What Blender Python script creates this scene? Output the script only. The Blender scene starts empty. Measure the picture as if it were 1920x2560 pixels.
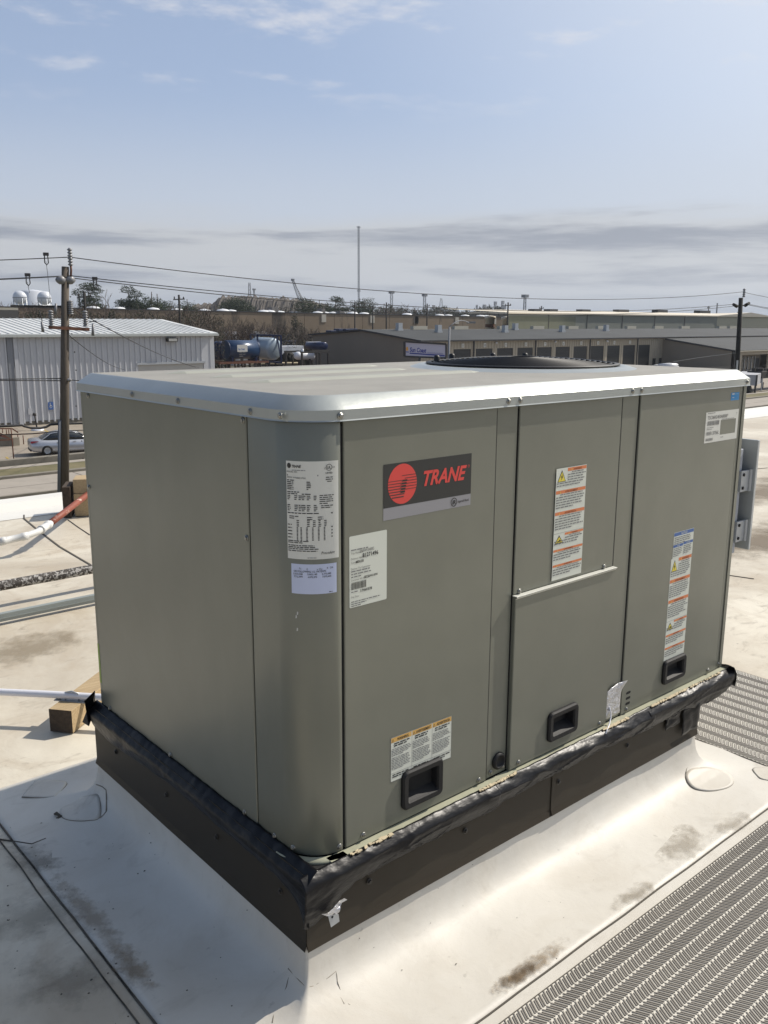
import bpy, bmesh, math, random
import numpy as np
from mathutils import Vector, Matrix, noise
R = math.radians
PI = math.pi
rnd = random.Random(7)
S = bpy.context.scene
COL = S.collection

# ------------------------------------------------------------------ camera
CP = Vector((-1.00249, -1.40547, 1.17121))
YAW, PIT, ROL, FPX = 0.856922, 0.212892, 0.00415706, 2197.93
_f = Vector((math.cos(YAW)*math.cos(PIT), math.sin(YAW)*math.cos(PIT), -math.sin(PIT)))
_r = Vector((math.sin(YAW), -math.cos(YAW), 0)); _u = _r.cross(_f)
CR = _r*math.cos(ROL)+_u*math.sin(ROL); CU = -_r*math.sin(ROL)+_u*math.cos(ROL); CF = _f
cam = bpy.data.cameras.new('camera'); co = bpy.data.objects.new('camera', cam); COL.objects.link(co)
M = Matrix((( CR.x, CU.x, -CF.x, CP.x), (CR.y, CU.y, -CF.y, CP.y), (CR.z, CU.z, -CF.z, CP.z), (0, 0, 0, 1)))
co.matrix_world = M
cam.sensor_fit = 'VERTICAL'; cam.sensor_height = 36; cam.lens = FPX/2560*36
cam.clip_start = 0.05; cam.clip_end = 9000
S.camera = co

# ------------------------------------------------------------------ light
SUN = Vector((1.05, -0.205, 1.0)).normalized()
sl = bpy.data.lights.new('sun', 'SUN'); sl.energy = 4.5; sl.angle = R(0.55); sl.color = (1.0, 0.93, 0.83)
so = bpy.data.objects.new('sun', sl); COL.objects.link(so)
so.rotation_euler = SUN.to_track_quat('Z', 'Y').to_euler(); so.location = (5, -5, 20)
W = bpy.data.worlds.new('World'); S.world = W; W.use_nodes = True
def world():
    nt = W.node_tree; N = nt.nodes; L = nt.links; N.clear()
    out = N.new('ShaderNodeOutputWorld'); bg = N.new('ShaderNodeBackground'); L.new(bg.outputs[0], out.inputs[0])
    bg.inputs[1].default_value = 0.1
    sky = N.new('ShaderNodeTexSky'); sky.sky_type = 'NISHITA'; sky.sun_disc = False
    sky.sun_elevation = math.asin(SUN.z)
    sky.sun_rotation = math.atan2(SUN.x, SUN.y)
    sky.air_density = 1.0; sky.dust_density = 1.2; sky.ozone_density = 1.5
    geo = N.new('ShaderNodeNewGeometry'); sep = N.new('ShaderNodeSeparateXYZ'); 
    neg = N.new('ShaderNodeVectorMath'); neg.operation = 'SCALE'; neg.inputs['Scale'].default_value = -1
    L.new(geo.outputs['Incoming'], neg.inputs[0]); L.new(neg.outputs[0], sep.inputs[0])
    def mth(op, a, b=None, c=None, clamp=False):
        n = N.new('ShaderNodeMath'); n.operation = op; n.use_clamp = clamp
        for i, v in enumerate((a, b, c)):
            if v is None: continue
            if isinstance(v, (int, float)): n.inputs[i].default_value = v
            else: L.new(v, n.inputs[i])
        return n.outputs[0]
    def ramp(v, a, b, lo=0., hi=1.):
        n = N.new('ShaderNodeMapRange'); n.interpolation_type = 'SMOOTHSTEP'
        L.new(v, n.inputs[0]); n.inputs[1].default_value = a; n.inputs[2].default_value = b; n.inputs[3].default_value = lo; n.inputs[4].default_value = hi
        return n.outputs[0]
    def mix(f, a, b):
        n = N.new('ShaderNodeMix'); n.data_type = 'RGBA'
        if isinstance(f, float): n.inputs[0].default_value = f
        else: L.new(f, n.inputs[0])
        for i, v in ((6, a), (7, b)):
            if isinstance(v, tuple): n.inputs[i].default_value = (*v, 1)
            else: L.new(v, n.inputs[i])
        return n.outputs[2]
    def noi(vec, scale, detail=5, rough=.55, dist=0.):
        n = N.new('ShaderNodeTexNoise'); n.inputs['Scale'].default_value = scale; n.inputs['Detail'].default_value = detail
        n.inputs['Roughness'].default_value = rough; n.inputs['Distortion'].default_value = dist
        L.new(vec, n.inputs['Vector']); return n.outputs[0]
    z = sep.outputs[2]
    zc = mth('MAXIMUM', z, 0.0)
    # flat cloud deck: direction projected on a plane aloft
    zz = mth('ADD', zc, 0.03)
    px = mth('DIVIDE', sep.outputs[0], zz); py = mth('DIVIDE', sep.outputs[1], zz)
    cmb = N.new('ShaderNodeCombineXYZ'); L.new(px, cmb.inputs[0]); L.new(py, cmb.inputs[1])
    # streaks stretched along the horizon: azimuth slow, elevation quick
    azi = N.new('ShaderNodeCombineXYZ'); L.new(sep.outputs[0], azi.inputs[0]); L.new(sep.outputs[1], azi.inputs[1]); L.new(mth('MULTIPLY', zc, 11.), azi.inputs[2])
    s1 = noi(azi.outputs[0], 2.9, 7, .6, .25)
    s2 = noi(azi.outputs[0], 7.5, 5, .55, .2)
    st = mth('ADD', mth('MULTIPLY', s1, .75), mth('MULTIPLY', s2, .25))
    # veil
    haze = ramp(zc, 0.0, .40, 1.0, 0.0)
    d0 = N.new('ShaderNodeVectorMath'); d0.operation = 'DOT_PRODUCT'; L.new(neg.outputs[0], d0.inputs[0]); d0.inputs[1].default_value = SUN; toS0 = d0.outputs['Value']
    toS = N.new('ShaderNodeVectorMath'); toS.operation = 'DOT_PRODUCT'; L.new(neg.outputs[0], toS.inputs[0]); toS.inputs[1].default_value = SUN
    sunside = ramp(toS.outputs['Value'], .45, 1.0)
    base = mix(mth('MULTIPLY', mth('MULTIPLY', ramp(zc, .62, .30), ramp(toS0, -.35, .25, .35, 1.)), mth('MULTIPLY_ADD', haze, .22, .50)), sky.outputs[0], (3.95, 4.85, 6.8))
    base = mix(mth('MULTIPLY', sunside, .92), base, (8.2, 8.6, 9.1))
    # wide milky belt above the cloud bank
    belt = mth('MULTIPLY', ramp(zc, .015, .09), ramp(zc, .24, .10))
    base = mix(mth('MULTIPLY', belt, .6), base, (5.7, 6.05, 6.6))
    # low grey bank
    low = mth('MULTIPLY', ramp(mth('ADD', zc, mth('MULTIPLY', s1, .05)), .150, .118), 1.)
    gs = mth('MULTIPLY', ramp(zc, .070, .086), ramp(zc, .108, .090))
    gs2 = mth('MULTIPLY', ramp(zc, .030, .038), ramp(zc, .056, .044))
    st = mth('SUBTRACT', st, mth('ADD', mth('MULTIPLY', gs, .125), mth('MULTIPLY', gs2, .05)))
    lum = ramp(st, .33, .50)
    bank = mix(lum, (2.75, 3.0, 3.55), (5.3, 5.45, 5.65))
    bank = mix(ramp(zc, .045, .0, 0., .85), bank, (2.7, 3.2, 4.05))
    base = mix(mth('MULTIPLY', low, .93), base, bank)
    # small puffs high up
    pf = noi(cmb.outputs[0], 1.9, 9, .62, .15)
    pm = mth('MULTIPLY', ramp(pf, .53, .70), ramp(zc, .19, .27))
    pm = mth('MULTIPLY', pm, .6)
    base = mix(pm, base, (7.4, 7.3, 7.5))
    # below the horizon
    base = mix(ramp(z, -.01, -.05), base, (2.3, 2.3, 2.2))
    L.new(base, bg.inputs[0])
world()
S.view_settings.view_transform = 'Standard'; S.view_settings.look = 'None'; S.view_settings.exposure = 0.14
S.view_settings.gamma = 1.0; S.view_settings.use_curve_mapping = False

# ------------------------------------------------------------------ helpers
def ray(u, v): return CF*FPX + CR*(u-960) - CU*(v-1280)
def onY(u, v, Y): d = ray(u, v); return CP + d*((Y-CP.y)/d.y)
def onX(u, v, X): d = ray(u, v); return CP + d*((X-CP.x)/d.x)
def onZ(u, v, Z): d = ray(u, v); return CP + d*((Z-CP.z)/d.z)
def far(u, v, D): d = ray(u, v); return CP + d*(D/d.dot(CF))
def z1(x, y): return (x/2.9625, 580+y/2.9625)
def z2(x, y): return (500+x/2.9625, 680+y/2.9625)
def z3(x, y): return (960+x/2.9625, 680+y/2.9625)
def z4(x, y): return (1400+x/3.19, 700+y/3.19)
def z5(x, y): return (x/5.53, 900+y/5.53)
GZ = -7.3
RZ = -0.3211

def tag(o, label=None, cat=None, group=None, kind=None):
    if label: o['label'] = label
    if cat: o['category'] = cat
    if group: o['group'] = group
    if kind: o['kind'] = kind
    return o
def empty(name, loc, label, cat, group=None, rz=0.):
    o = bpy.data.objects.new(name, None); COL.objects.link(o); o.location = loc; o.rotation_euler = (0, 0, rz)
    o.empty_display_size = .1
    bpy.context.view_layer.update()
    return tag(o, label, cat, group)
class MB:
    def __init__(s): s.v = []; s.f = []; s.m = []; s.sm = []
    def add(s, vs, fs, mi=0, sm=False):
        b = len(s.v); s.v += [tuple(v) for v in vs]; s.f += [tuple(b+i for i in f) for f in fs]; s.m += [mi]*len(fs); s.sm += [sm]*len(fs); return s
    def box(s, a, b, mi=0):
        x0, y0, z0 = a; x1, y1, z1_ = b
        vs = [(x0,y0,z0),(x1,y0,z0),(x1,y1,z0),(x0,y1,z0),(x0,y0,z1_),(x1,y0,z1_),(x1,y1,z1_),(x0,y1,z1_)]
        return s.add(vs, [(0,3,2,1),(4,5,6,7),(0,1,5,4),(1,2,6,5),(2,3,7,6),(3,0,4,7)], mi)
    def obox(s, c, ax, ay, az, mi=0):     # centre and three half vectors
        c = Vector(c); ax = Vector(ax); ay = Vector(ay); az = Vector(az)
        vs = [c+ax*i+ay*j+az*k for k in (-1,1) for (i,j) in ((-1,-1),(1,-1),(1,1),(-1,1))]
        return s.add(vs, [(0,3,2,1),(4,5,6,7),(0,1,5,4),(1,2,6,5),(2,3,7,6),(3,0,4,7)], mi)
    def bar(s, a, b, w, h=None, up=(0,0,1), mi=0):
        a = Vector(a); b = Vector(b); d = (b-a); l = d.length; d.normalize(); up = Vector(up)
        if abs(d.dot(up)) > .98: up = Vector((1,0,0))
        x = d.cross(up).normalized(); y = x.cross(d).normalized(); h = h or w
        return s.obox((a+b)/2, d*l/2, x*w/2, y*h/2, mi)
    def tube(s, pts, r, n=8, mi=0, cap=True, sm=True):
        pts = [Vector(p) for p in pts]; rs = r if isinstance(r, (list, tuple)) else [r]*len(pts)
        vs = []; px = None
        for i, p in enumerate(pts):
            t = (pts[min(i+1, len(pts)-1)]-pts[max(i-1, 0)]).normalized()
            if px is None:
                ref = Vector((0,0,1)) if abs(t.z) < .9 else Vector((1,0,0)); px = t.cross(ref).normalized()
            px = (px-t*px.dot(t)).normalized(); py = t.cross(px)
            for k in range(n):
                a = 2*PI*k/n; vs.append(p+(px*math.cos(a)+py*math.sin(a))*rs[i])
        fs = []
        for i in range(len(pts)-1):
            for k in range(n): fs.append((i*n+k, i*n+(k+1)%n, (i+1)*n+(k+1)%n, (i+1)*n+k))
        s.add(vs, fs, mi, sm)
        if cap:
            b = len(s.v)-len(vs); s.f.append(tuple(b+k for k in range(n))[::-1]); s.m.append(mi); s.sm.append(False)
            b2 = b+(len(pts)-1)*n; s.f.append(tuple(b2+k for k in range(n))); s.m.append(mi); s.sm.append(False)
        return s
    def lathe(s, prof, c=(0,0,0), n=24, axis='z', mi=0, sm=True, a0=0., a1=2*PI):
        c = Vector(c); vs = []; full = abs(a1-a0-2*PI) < 1e-6; m = n if full else n+1
        for (rr, h) in prof:
            for k in range(m):
                a = a0+(a1-a0)*k/n; x, y = rr*math.cos(a), rr*math.sin(a)
                vs.append(c+Vector({'z': (x, y, h), 'x': (h, x, y), 'y': (y, h, x)}[axis]))
        fs = []
        for i in range(len(prof)-1):
            for k in range(n):
                k2 = (k+1) % m; fs.append((i*m+k, i*m+k2, (i+1)*m+k2, (i+1)*m+k))
        return s.add(vs, fs, mi, sm)
    def prism(s, poly, d, mi=0):          # planar polygon (3D points) pushed along d
        n = len(poly); d = Vector(d); a = [Vector(p) for p in poly]; b = [p+d for p in a]
        return s.add(a+b, [tuple(range(n))[::-1], tuple(range(n, 2*n))]+[(i, (i+1)%n, n+(i+1)%n, n+i) for i in range(n)], mi)
    def build(s, name, mats, parent=None, world=True, bevel=0., label=None):
        me = bpy.data.meshes.new(name); me.from_pydata(s.v, [], s.f)
        for m in (mats if isinstance(mats, (list, tuple)) else [mats]): me.materials.append(m)
        me.polygons.foreach_set('material_index', s.m); me.polygons.foreach_set('use_smooth', s.sm)
        bm = bmesh.new(); bm.from_mesh(me); bmesh.ops.recalc_face_normals(bm, faces=bm.faces); bm.to_mesh(me); bm.free()
        me.update()
        return link(name, me, parent, world, bevel, label)
def link(name, me, parent=None, world=True, bevel=0., label=None):
    o = bpy.data.objects.new(name, me); COL.objects.link(o)
    if parent is not None:
        o.parent = parent
        if world: o.matrix_parent_inverse = parent.matrix_world.inverted()
    if bevel:
        b = o.modifiers.new('bevel', 'BEVEL'); b.width = bevel; b.segments = 2; b.limit_method = 'ANGLE'; b.angle_limit = R(40)
    if label: o['label'] = label
    return o
def kids(o): return [c for c in bpy.data.objects if c.parent == o]
def copy_tree(o, loc=None, rz=None, label=None, _p=None, scale=None):
    c = o.copy(); COL.objects.link(c)
    if _p is not None: c.parent = _p
    if loc is not None: c.location = loc
    if rz is not None: c.rotation_euler = (0, 0, rz)
    if scale is not None: c.scale = scale
    if label: c['label'] = label
    for ch in o.children: copy_tree(ch, _p=c)
    return c

# ------------------------------------------------------------------ materials
def mat(name, col, rough=.6, metal=0., spec=.5, var=0., vscale=6., bump=0., bscale=40., col2=None, dirt=None, emis=None, coat=0., stretch=None, obj=True):
    m = bpy.data.materials.new(name); m.use_nodes = True; nt = m.node_tree; N = nt.nodes; L = nt.links
    b = N['Principled BSDF']; b.inputs['Roughness'].default_value = rough; b.inputs['Metallic'].default_value = metal
    b.inputs['Specular IOR Level'].default_value = spec; b.inputs['Base Color'].default_value = (*col, 1); b.inputs['Coat Weight'].default_value = coat
    if var or bump or col2 or dirt:
        tc = N.new('ShaderNodeTexCoord'); vec = tc.outputs['Object']
        if stretch:
            mp = N.new('ShaderNodeMapping'); mp.inputs['Scale'].default_value = stretch; L.new(vec, mp.inputs[0]); vec = mp.outputs[0]
        last = None
        if var or col2:
            n = N.new('ShaderNodeTexNoise'); n.inputs['Scale'].default_value = vscale; n.inputs['Detail'].default_value = 6; n.inputs['Roughness'].default_value = .6
            L.new(vec, n.inputs['Vector'])
            mr = N.new('ShaderNodeMapRange'); L.new(n.outputs[0], mr.inputs[0]); mr.inputs[1].default_value = .3; mr.inputs[2].default_value = .7
            mx = N.new('ShaderNodeMix'); mx.data_type = 'RGBA'; L.new(mr.outputs[0], mx.inputs[0])
            c2 = col2 or tuple(min(1, c*(1+var)) for c in col)
            c1 = col if col2 else tuple(c*(1-var) for c in col)
            mx.inputs[6].default_value = (*c1, 1); mx.inputs[7].default_value = (*c2, 1); last = mx.outputs[2]
        if dirt:    # (colour, scale, threshold, softness, amount)
            dc, ds, th, sf, am = dirt
            n = N.new('ShaderNodeTexNoise'); n.inputs['Scale'].default_value = ds; n.inputs['Detail'].default_value = 8; n.inputs['Roughness'].default_value = .65; n.inputs['Distortion'].default_value = .4
            L.new(vec, n.inputs['Vector'])
            mr = N.new('ShaderNodeMapRange'); L.new(n.outputs[0], mr.inputs[0]); mr.inputs[1].default_value = th; mr.inputs[2].default_value = th+sf; mr.inputs[4].default_value = am
            mx = N.new('ShaderNodeMix'); mx.data_type = 'RGBA'; L.new(mr.outputs[0], mx.inputs[0])
            if last: L.new(last, mx.inputs[6])
            else: mx.inputs[6].default_value = (*col, 1)
            mx.inputs[7].default_value = (*dc, 1); last = mx.outputs[2]
        if last: L.new(last, b.inputs['Base Color'])
        if bump:
            n = N.new('ShaderNodeTexNoise'); n.inputs['Scale'].default_value = bscale; n.inputs['Detail'].default_value = 4; L.new(vec, n.inputs['Vector'])
            bp = N.new('ShaderNodeBump'); bp.inputs['Strength'].default_value = bump; bp.inputs['Distance'].default_value = .02; L.new(n.outputs[0], bp.inputs['Height']); L.new(bp.outputs[0], b.inputs['Normal'])
    return m
PAINT = mat('panel_paint', (.180, .184, .151), .34, .18, .5, var=.05, vscale=5, bump=.16, bscale=2.6, dirt=((.205,.20,.165), 1.6, .5, .3, .45))
LIDM = mat('lid_paint', (.38, .40, .385), .32, .5, .6, var=.05, vscale=9, bump=.02, bscale=60)
LIDTOP = mat('lid_dusty', (.30, .285, .25), .62, 0., .4, var=.12, vscale=7, dirt=((.235,.22,.19), 3.5, .45, .35, .6), bump=.05, bscale=180)
BEADM = mat('lid_bead', (.33, .335, .29), .6, 0., .4, var=.06, vscale=7)  # lighter and greener than the lid top, painting in the beads' lit faces
BLK = mat('black_plastic', (.011, .011, .012), .6, 0., .35, bump=.05, bscale=300)
GAPM = mat('gap_dark', (.01, .01, .01), .9)
STEEL = mat('screw_steel', (.30, .30, .28), .35, .9)
CAPM = mat('brown_cap', (.040, .033, .024), .5, 0., .2, var=.12, vscale=3)
CAPSCR = mat('cap_screw', (.03, .026, .02), .5)
TAPE = mat('black_tape', (.006, .006, .0075), .38, 0., .28, bump=.34, bscale=10, stretch=(1, 1, 2.2))
FOIL = mat('foil_tape', (.62, .62, .64), .3, .75, .5, bump=.6, bscale=90)
RAIL = mat('base_rail', (.36, .36, .26), .6, var=.12, vscale=20)
FANM = mat('fan_black', (.010, .010, .011), .5, 0., .5)
WHITE = mat('label_white', (.62, .62, .57), .45)
PAPER = mat('label_paper', (.60, .62, .55), .55)
LBLUE = mat('label_pale_blue', (.50, .55, .72), .4)
INK = mat('ink_black', (.02, .02, .02), .5)
INK2 = mat('ink_grey', (.16, .16, .16), .5)
LOGOB = mat('logo_black', (.022, .023, .022), .5)
LOGOR = mat('logo_red', (.62, .055, .045), .45)
LOGOG = mat('logo_grey', (.27, .27, .29), .4, .2)
ORANGE = mat('label_orange', (.62, .19, .07), .5)
AMBER = mat('label_amber', (.60, .36, .10), .5)
YELLOW = mat('label_yellow', (.68, .56, .06), .5)
NBLUE = mat('label_blue', (.05, .12, .33), .5)
CYAN = mat('sticker_blue', (.02, .23, .52), .5)
GREEN = mat('tag_green', (.25, .36, .06), .5)
WOOD = mat('timber', (.34, .24, .13), .75, col2=(.5, .38, .22), vscale=5, stretch=(2, 30, 30), bump=.2, bscale=20)
WOODEND = mat('timber_end', (.06, .042, .028), .9, var=.3, vscale=60, bump=.3, bscale=90)  # end grain, with its colour deepened further to carry the shade on that face
GALV = mat('galvanised', (.42, .44, .46), .45, .5, var=.12, vscale=12)
BOXG = mat('box_grey', (.36, .38, .42), .45, .1, var=.05)
CONDUIT = mat('white_conduit', (.72, .72, .76), .35)
RUSTP = mat('rust_pipe', (.22, .055, .03), .6, var=.2, vscale=15, dirt=((.55,.42,.34), 14, .58, .05, .8))
WPIPE = mat('painted_pipe', (.62, .62, .60), .5, var=.1, vscale=20, dirt=((.16,.14,.12), 18, .60, .06, .8))
PEEL = mat('peeling_pipe', (.05, .042, .036), .75, dirt=((.50,.48,.45), 55, .50, .06, .8), bump=.4, bscale=60)

def membrane(name, white, dirtc, amount, spec=.35):
    m = bpy.data.materials.new(name); m.use_nodes = True; nt = m.node_tree; N = nt.nodes; L = nt.links; b = N['Principled BSDF']
    b.inputs['Roughness'].default_value = .5; b.inputs['Specular IOR Level'].default_value = spec
    tc = N.new('ShaderNodeTexCoord')
    def no(s, d=8, r=.62, di=.6, st=None):
        n = N.new('ShaderNodeTexNoise'); n.inputs['Scale'].default_value = s; n.inputs['Detail'].default_value = d; n.inputs['Roughness'].default_value = r; n.inputs['Distortion'].default_value = di
        v = tc.outputs['Object']
        if st:
            mp = N.new('ShaderNodeMapping'); mp.inputs['Scale'].default_value = st; L.new(v, mp.inputs[0]); v = mp.outputs[0]
        L.new(v, n.inputs['Vector']); return n.outputs[0]
    def mr(v, a, b_, lo=0, hi=1):
        n = N.new('ShaderNodeMapRange'); L.new(v, n.inputs[0]); n.inputs[1].default_value = a; n.inputs[2].default_value = b_; n.inputs[3].default_value = lo; n.inputs[4].default_value = hi; return n.outputs[0]
    def mx(f, a, c):
        n = N.new('ShaderNodeMix'); n.data_type = 'RGBA'; L.new(f, n.inputs[0])
        if isinstance(a, tuple): n.inputs[6].default_value = (*a, 1)
        else: L.new(a, n.inputs[6])
        n.inputs[7].default_value = (*c, 1); return n.outputs[2]
    c = mx(mr(no(.7), .35, .65, 0, amount), white, tuple(x*.82+.02 for x in dirtc))
    c = mx(mr(no(2.3, 9, .68, 1.2), .46, .68, 0, amount), c, dirtc)
    c = mx(mr(no(7., 9, .7, .8, (1, 1.8, 1)), .56, .72, 0, amount*.75), c, tuple(x*.62 for x in dirtc))
    c = mx(mr(no(34., 3, .5, .2), .72, .78, 0, amount*.7), c, (.10, .085, .065))
    L.new(c, b.inputs['Base Color'])
    bp = N.new('ShaderNodeBump'); bp.inputs['Strength'].default_value = .25; bp.inputs['Distance'].default_value = .01
    L.new(no(9., 5, .55, .3), bp.inputs['Height']); L.new(bp.outputs[0], b.inputs['Normal'])
    return m
MEM = membrane('membrane_old', (.69, .64, .53), (.44, .37, .275), .80)
MEMW = membrane('membrane_flashing', (.66, .635, .575), (.47, .42, .34), .35)
MEMP = membrane('membrane_patch', (.64, .61, .545), (.44, .39, .31), .5)
SEAM = mat('seam_dirt', (.09, .08, .065), .9)
SEAML = mat('seam_pale', (.24, .21, .165), .9)
EDGEM = mat('edge_metal', (.74, .72, .66), .45, var=.04, vscale=3)
MATW = mat('walkway_white', (.62, .59, .52), .6, var=.08, vscale=12)
MATG = mat('walkway_rib', (.23, .21, .18), .6, var=.12, vscale=8)

# ------------------------------------------------------------------ ground, road, sky line ground
GRASS = mat('dry_grass', (.11, .10, .045), .95, col2=(.19, .16, .085), vscale=.35, dirt=((.08,.085,.03), 1.1, .5, .2, .7))
GROUND = mat('ground_far', (.15, .135, .10), .95, col2=(.10, .095, .065), vscale=.02, dirt=((.07,.07,.045), .05, .5, .1, .8))
CONC = mat('street_concrete', (.33, .295, .25), .85, var=.08, vscale=.5, dirt=((.22,.195,.165), .9, .5, .2, .5))
LOT = mat('lot_concrete', (.29, .25, .20), .9, var=.12, vscale=.3, dirt=((.13,.11,.09), .55, .56, .12, .7))
KERB = mat('kerb_concrete', (.20, .18, .145), .9, var=.15, vscale=2)
YPAINT = mat('yellow_paint', (.42, .30, .08), .8)
JOINT = mat('road_joint', (.09, .08, .07), .9)
def sheet(name, x0, x1, y0, y1, z, m, kind='structure', parent=None):
    o = MB().add([(x0,y0,z),(x1,y0,z),(x1,y1,z),(x0,y1,z)], [(0,1,2,3)]).build(name, m, parent)
    if parent is None: o['kind'] = kind
    return o
sheet('ground', -3500, 3500, -3500, 4500, GZ-.02, GROUND)
sheet('grass_verge', -200, 320, 6.2, 42.3, GZ-.004, GRASS)
def slabs(name, x0, x1, y0, y1, z, m, nx, ys, g=.06):
    """street of cast slabs: each slab a part, joints recessed"""
    base = sheet(name, x0, x1, y0, y1, z, JOINT)
    dx = (x1-x0)/nx; me = {}
    for i in range(nx):
        for j in range(len(ys)-1):
            k = (j,)
            if k not in me:
                b = MB().box((g/2, g/2, 0), (dx-g/2, ys[j+1]-ys[j]-g/2, .012+.003*j)); me[k] = b.build('slab', m, base); o = me[k]
            else:
                o = link('slab', me[k].data, base)
            o.location = (x0+i*dx, ys[j], z)
    return base
slabs('street', -60, 210, 42.45, 47.75, GZ, CONC, 45, [42.45, 45.05, 47.75])
kb = MB().box((-60, 42.22, GZ-.1), (210, 42.45, GZ+.13)); kb.build('kerb', KERB).__setitem__('kind', 'structure')
kb = MB().box((-60, 47.75, GZ-.1), (210, 48.2, GZ+.14)); kb.build('kerb', KERB).__setitem__('kind', 'structure')
sheet('grass_strip', -60, 210, 48.2, 50.6, GZ+.1, GRASS)
kb = MB().box((-60, 50.6, GZ-.1), (210, 51.4, GZ+.12)); kb.build('pavement', CONC).__setitem__('kind', 'structure')
kb = MB().box((-60, 51.75, GZ-.1), (78, 52.3, GZ+.42)); kb.build('lot_kerb', KERB).__setitem__('kind', 'structure')
sheet('parking_lot', -60, 78, 52.3, 76, GZ+.06, LOT)
sheet('storage_yard', 44, 83, 76, 190, GZ+.05, mat('yard_dirt', (.20, .14, .095), .95, var=.25, vscale=.2))
sheet('service_yard', 78, 240, 52.4, 88, GZ+.045, LOT)
for (a, b) in (((16.9, 55.6), (16.3, 52.5)), ((21.0, 63.6), (20.6, 59.6)), ((24.2, 70.2), (23.6, 66.2)), ((23.6, 55.6), (23.0, 52.5))):
    o = MB().bar((a[0], a[1], GZ+.068), (b[0], b[1], GZ+.068), .13, .008).build('parking_line', YPAINT); o['kind'] = 'structure'

# ------------------------------------------------------------------ our roof
def roof():
    root = sheet('roof_membrane', -9, 60, -7, 5.75, RZ, MEM)
    # fascia / building body below the roof
    b = MB().box((-9, -7, GZ), (60, 5.93, RZ-.05)); 
    o = b.build('roof_building', mat('own_wall', (.4, .38, .33), .8)); tag(o, 'low pale building whose flat roof carries the large rooftop unit', 'building')
    e = MB()
    e.add([(-9, 5.72, RZ+.002), (60, 5.72, RZ+.002), (60, 5.84, RZ+.05), (-9, 5.84, RZ+.05), (60, 6.0, RZ+.055), (-9, 6.0, RZ+.055), (60, 6.0, RZ-.12), (-9, 6.0, RZ-.12)],
          [(0,1,2,3), (3,2,4,5), (5,4,6,7)])
    e.build('edge_strip', EDGEM, root)
    sheet('roof_lap', -9, 60, 5.42, 5.72, RZ+.003, EDGEM, parent=root)
    def seam(pts, w=.005, h=.003, name='seam', z=RZ):
        m = MB()
        for i in range(len(pts)-1):
            a, c = pts[i], pts[i+1]; m.bar((a[0], a[1], z+h/2+.001), (c[0], c[1], z+h/2+.001), w, h)
        return m.build(name, SEAM, root)
    # wandering lap seams
    def wav(p, q, n=24, amp=.006, sd=0):
        out = []
        for i in range(n+1):
            t = i/n; x = p[0]+(q[0]-p[0])*t; y = p[1]+(q[1]-p[1])*t
            k = noise.noise(Vector((x*5+sd, y*5, sd*3.1)))*amp; out.append((x+k, y+k))
        return out
    seam(wav((-.336, 2.2), (-.336, -1.5), 60, .006, 3), .003)
    g = lambda u, v: onZ(u, v, RZ)[:2]
    seam([g(60, 1288), g(60, 1297), g(100, 1330), g(150, 1368), g(232, 1416)], .012)
    seam([g(170, 1300), g(195, 1318), g(225, 1338)], .006)
    seam([g(1885, 1448), g(1830, 1440), g(1640, 1420)], .006)
    seam([g(1810, 1182), g(1860, 1176), g(1919, 1170)], .010)
    seam([g(0, 2100), g(80, 2112), g(115, 2098)], .003)
    # brown stains lying on the membrane
    return root, seam
ROOF, seam = roof()

# membrane flashing swept round the curb: slope and cove
CX0, CX1, CY0, CY1 = -.022, 1.598, -.020, 1.098
def curb_path(off, rad, n=7):
    """rounded rectangle offset outwards; list of (x, y)"""
    x0, x1, y0, y1 = CX0-off, CX1+off, CY0-off, CY1+off; pts = []
    for (cx, cy, a0) in ((x0+rad, y0+rad, PI), (x1-rad, y0+rad, 1.5*PI), (x1-rad, y1-rad, 0), (x0+rad, y1-rad, .5*PI)):
        for k in range(n): a = a0+PI/2*k/(n-1); pts.append((cx+rad*math.cos(a), cy+rad*math.sin(a)))
    return pts
def dense(pts, step=.04):
    out = []
    for i in range(len(pts)):
        a, b = pts[i], pts[(i+1) % len(pts)]; l = math.hypot(b[0]-a[0], b[1]-a[1]); n = max(1, int(l/step+.5))
        for k in range(n): t = k/n; out.append((a[0]+(b[0]-a[0])*t, a[1]+(b[1]-a[1])*t))
    return out
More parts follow.
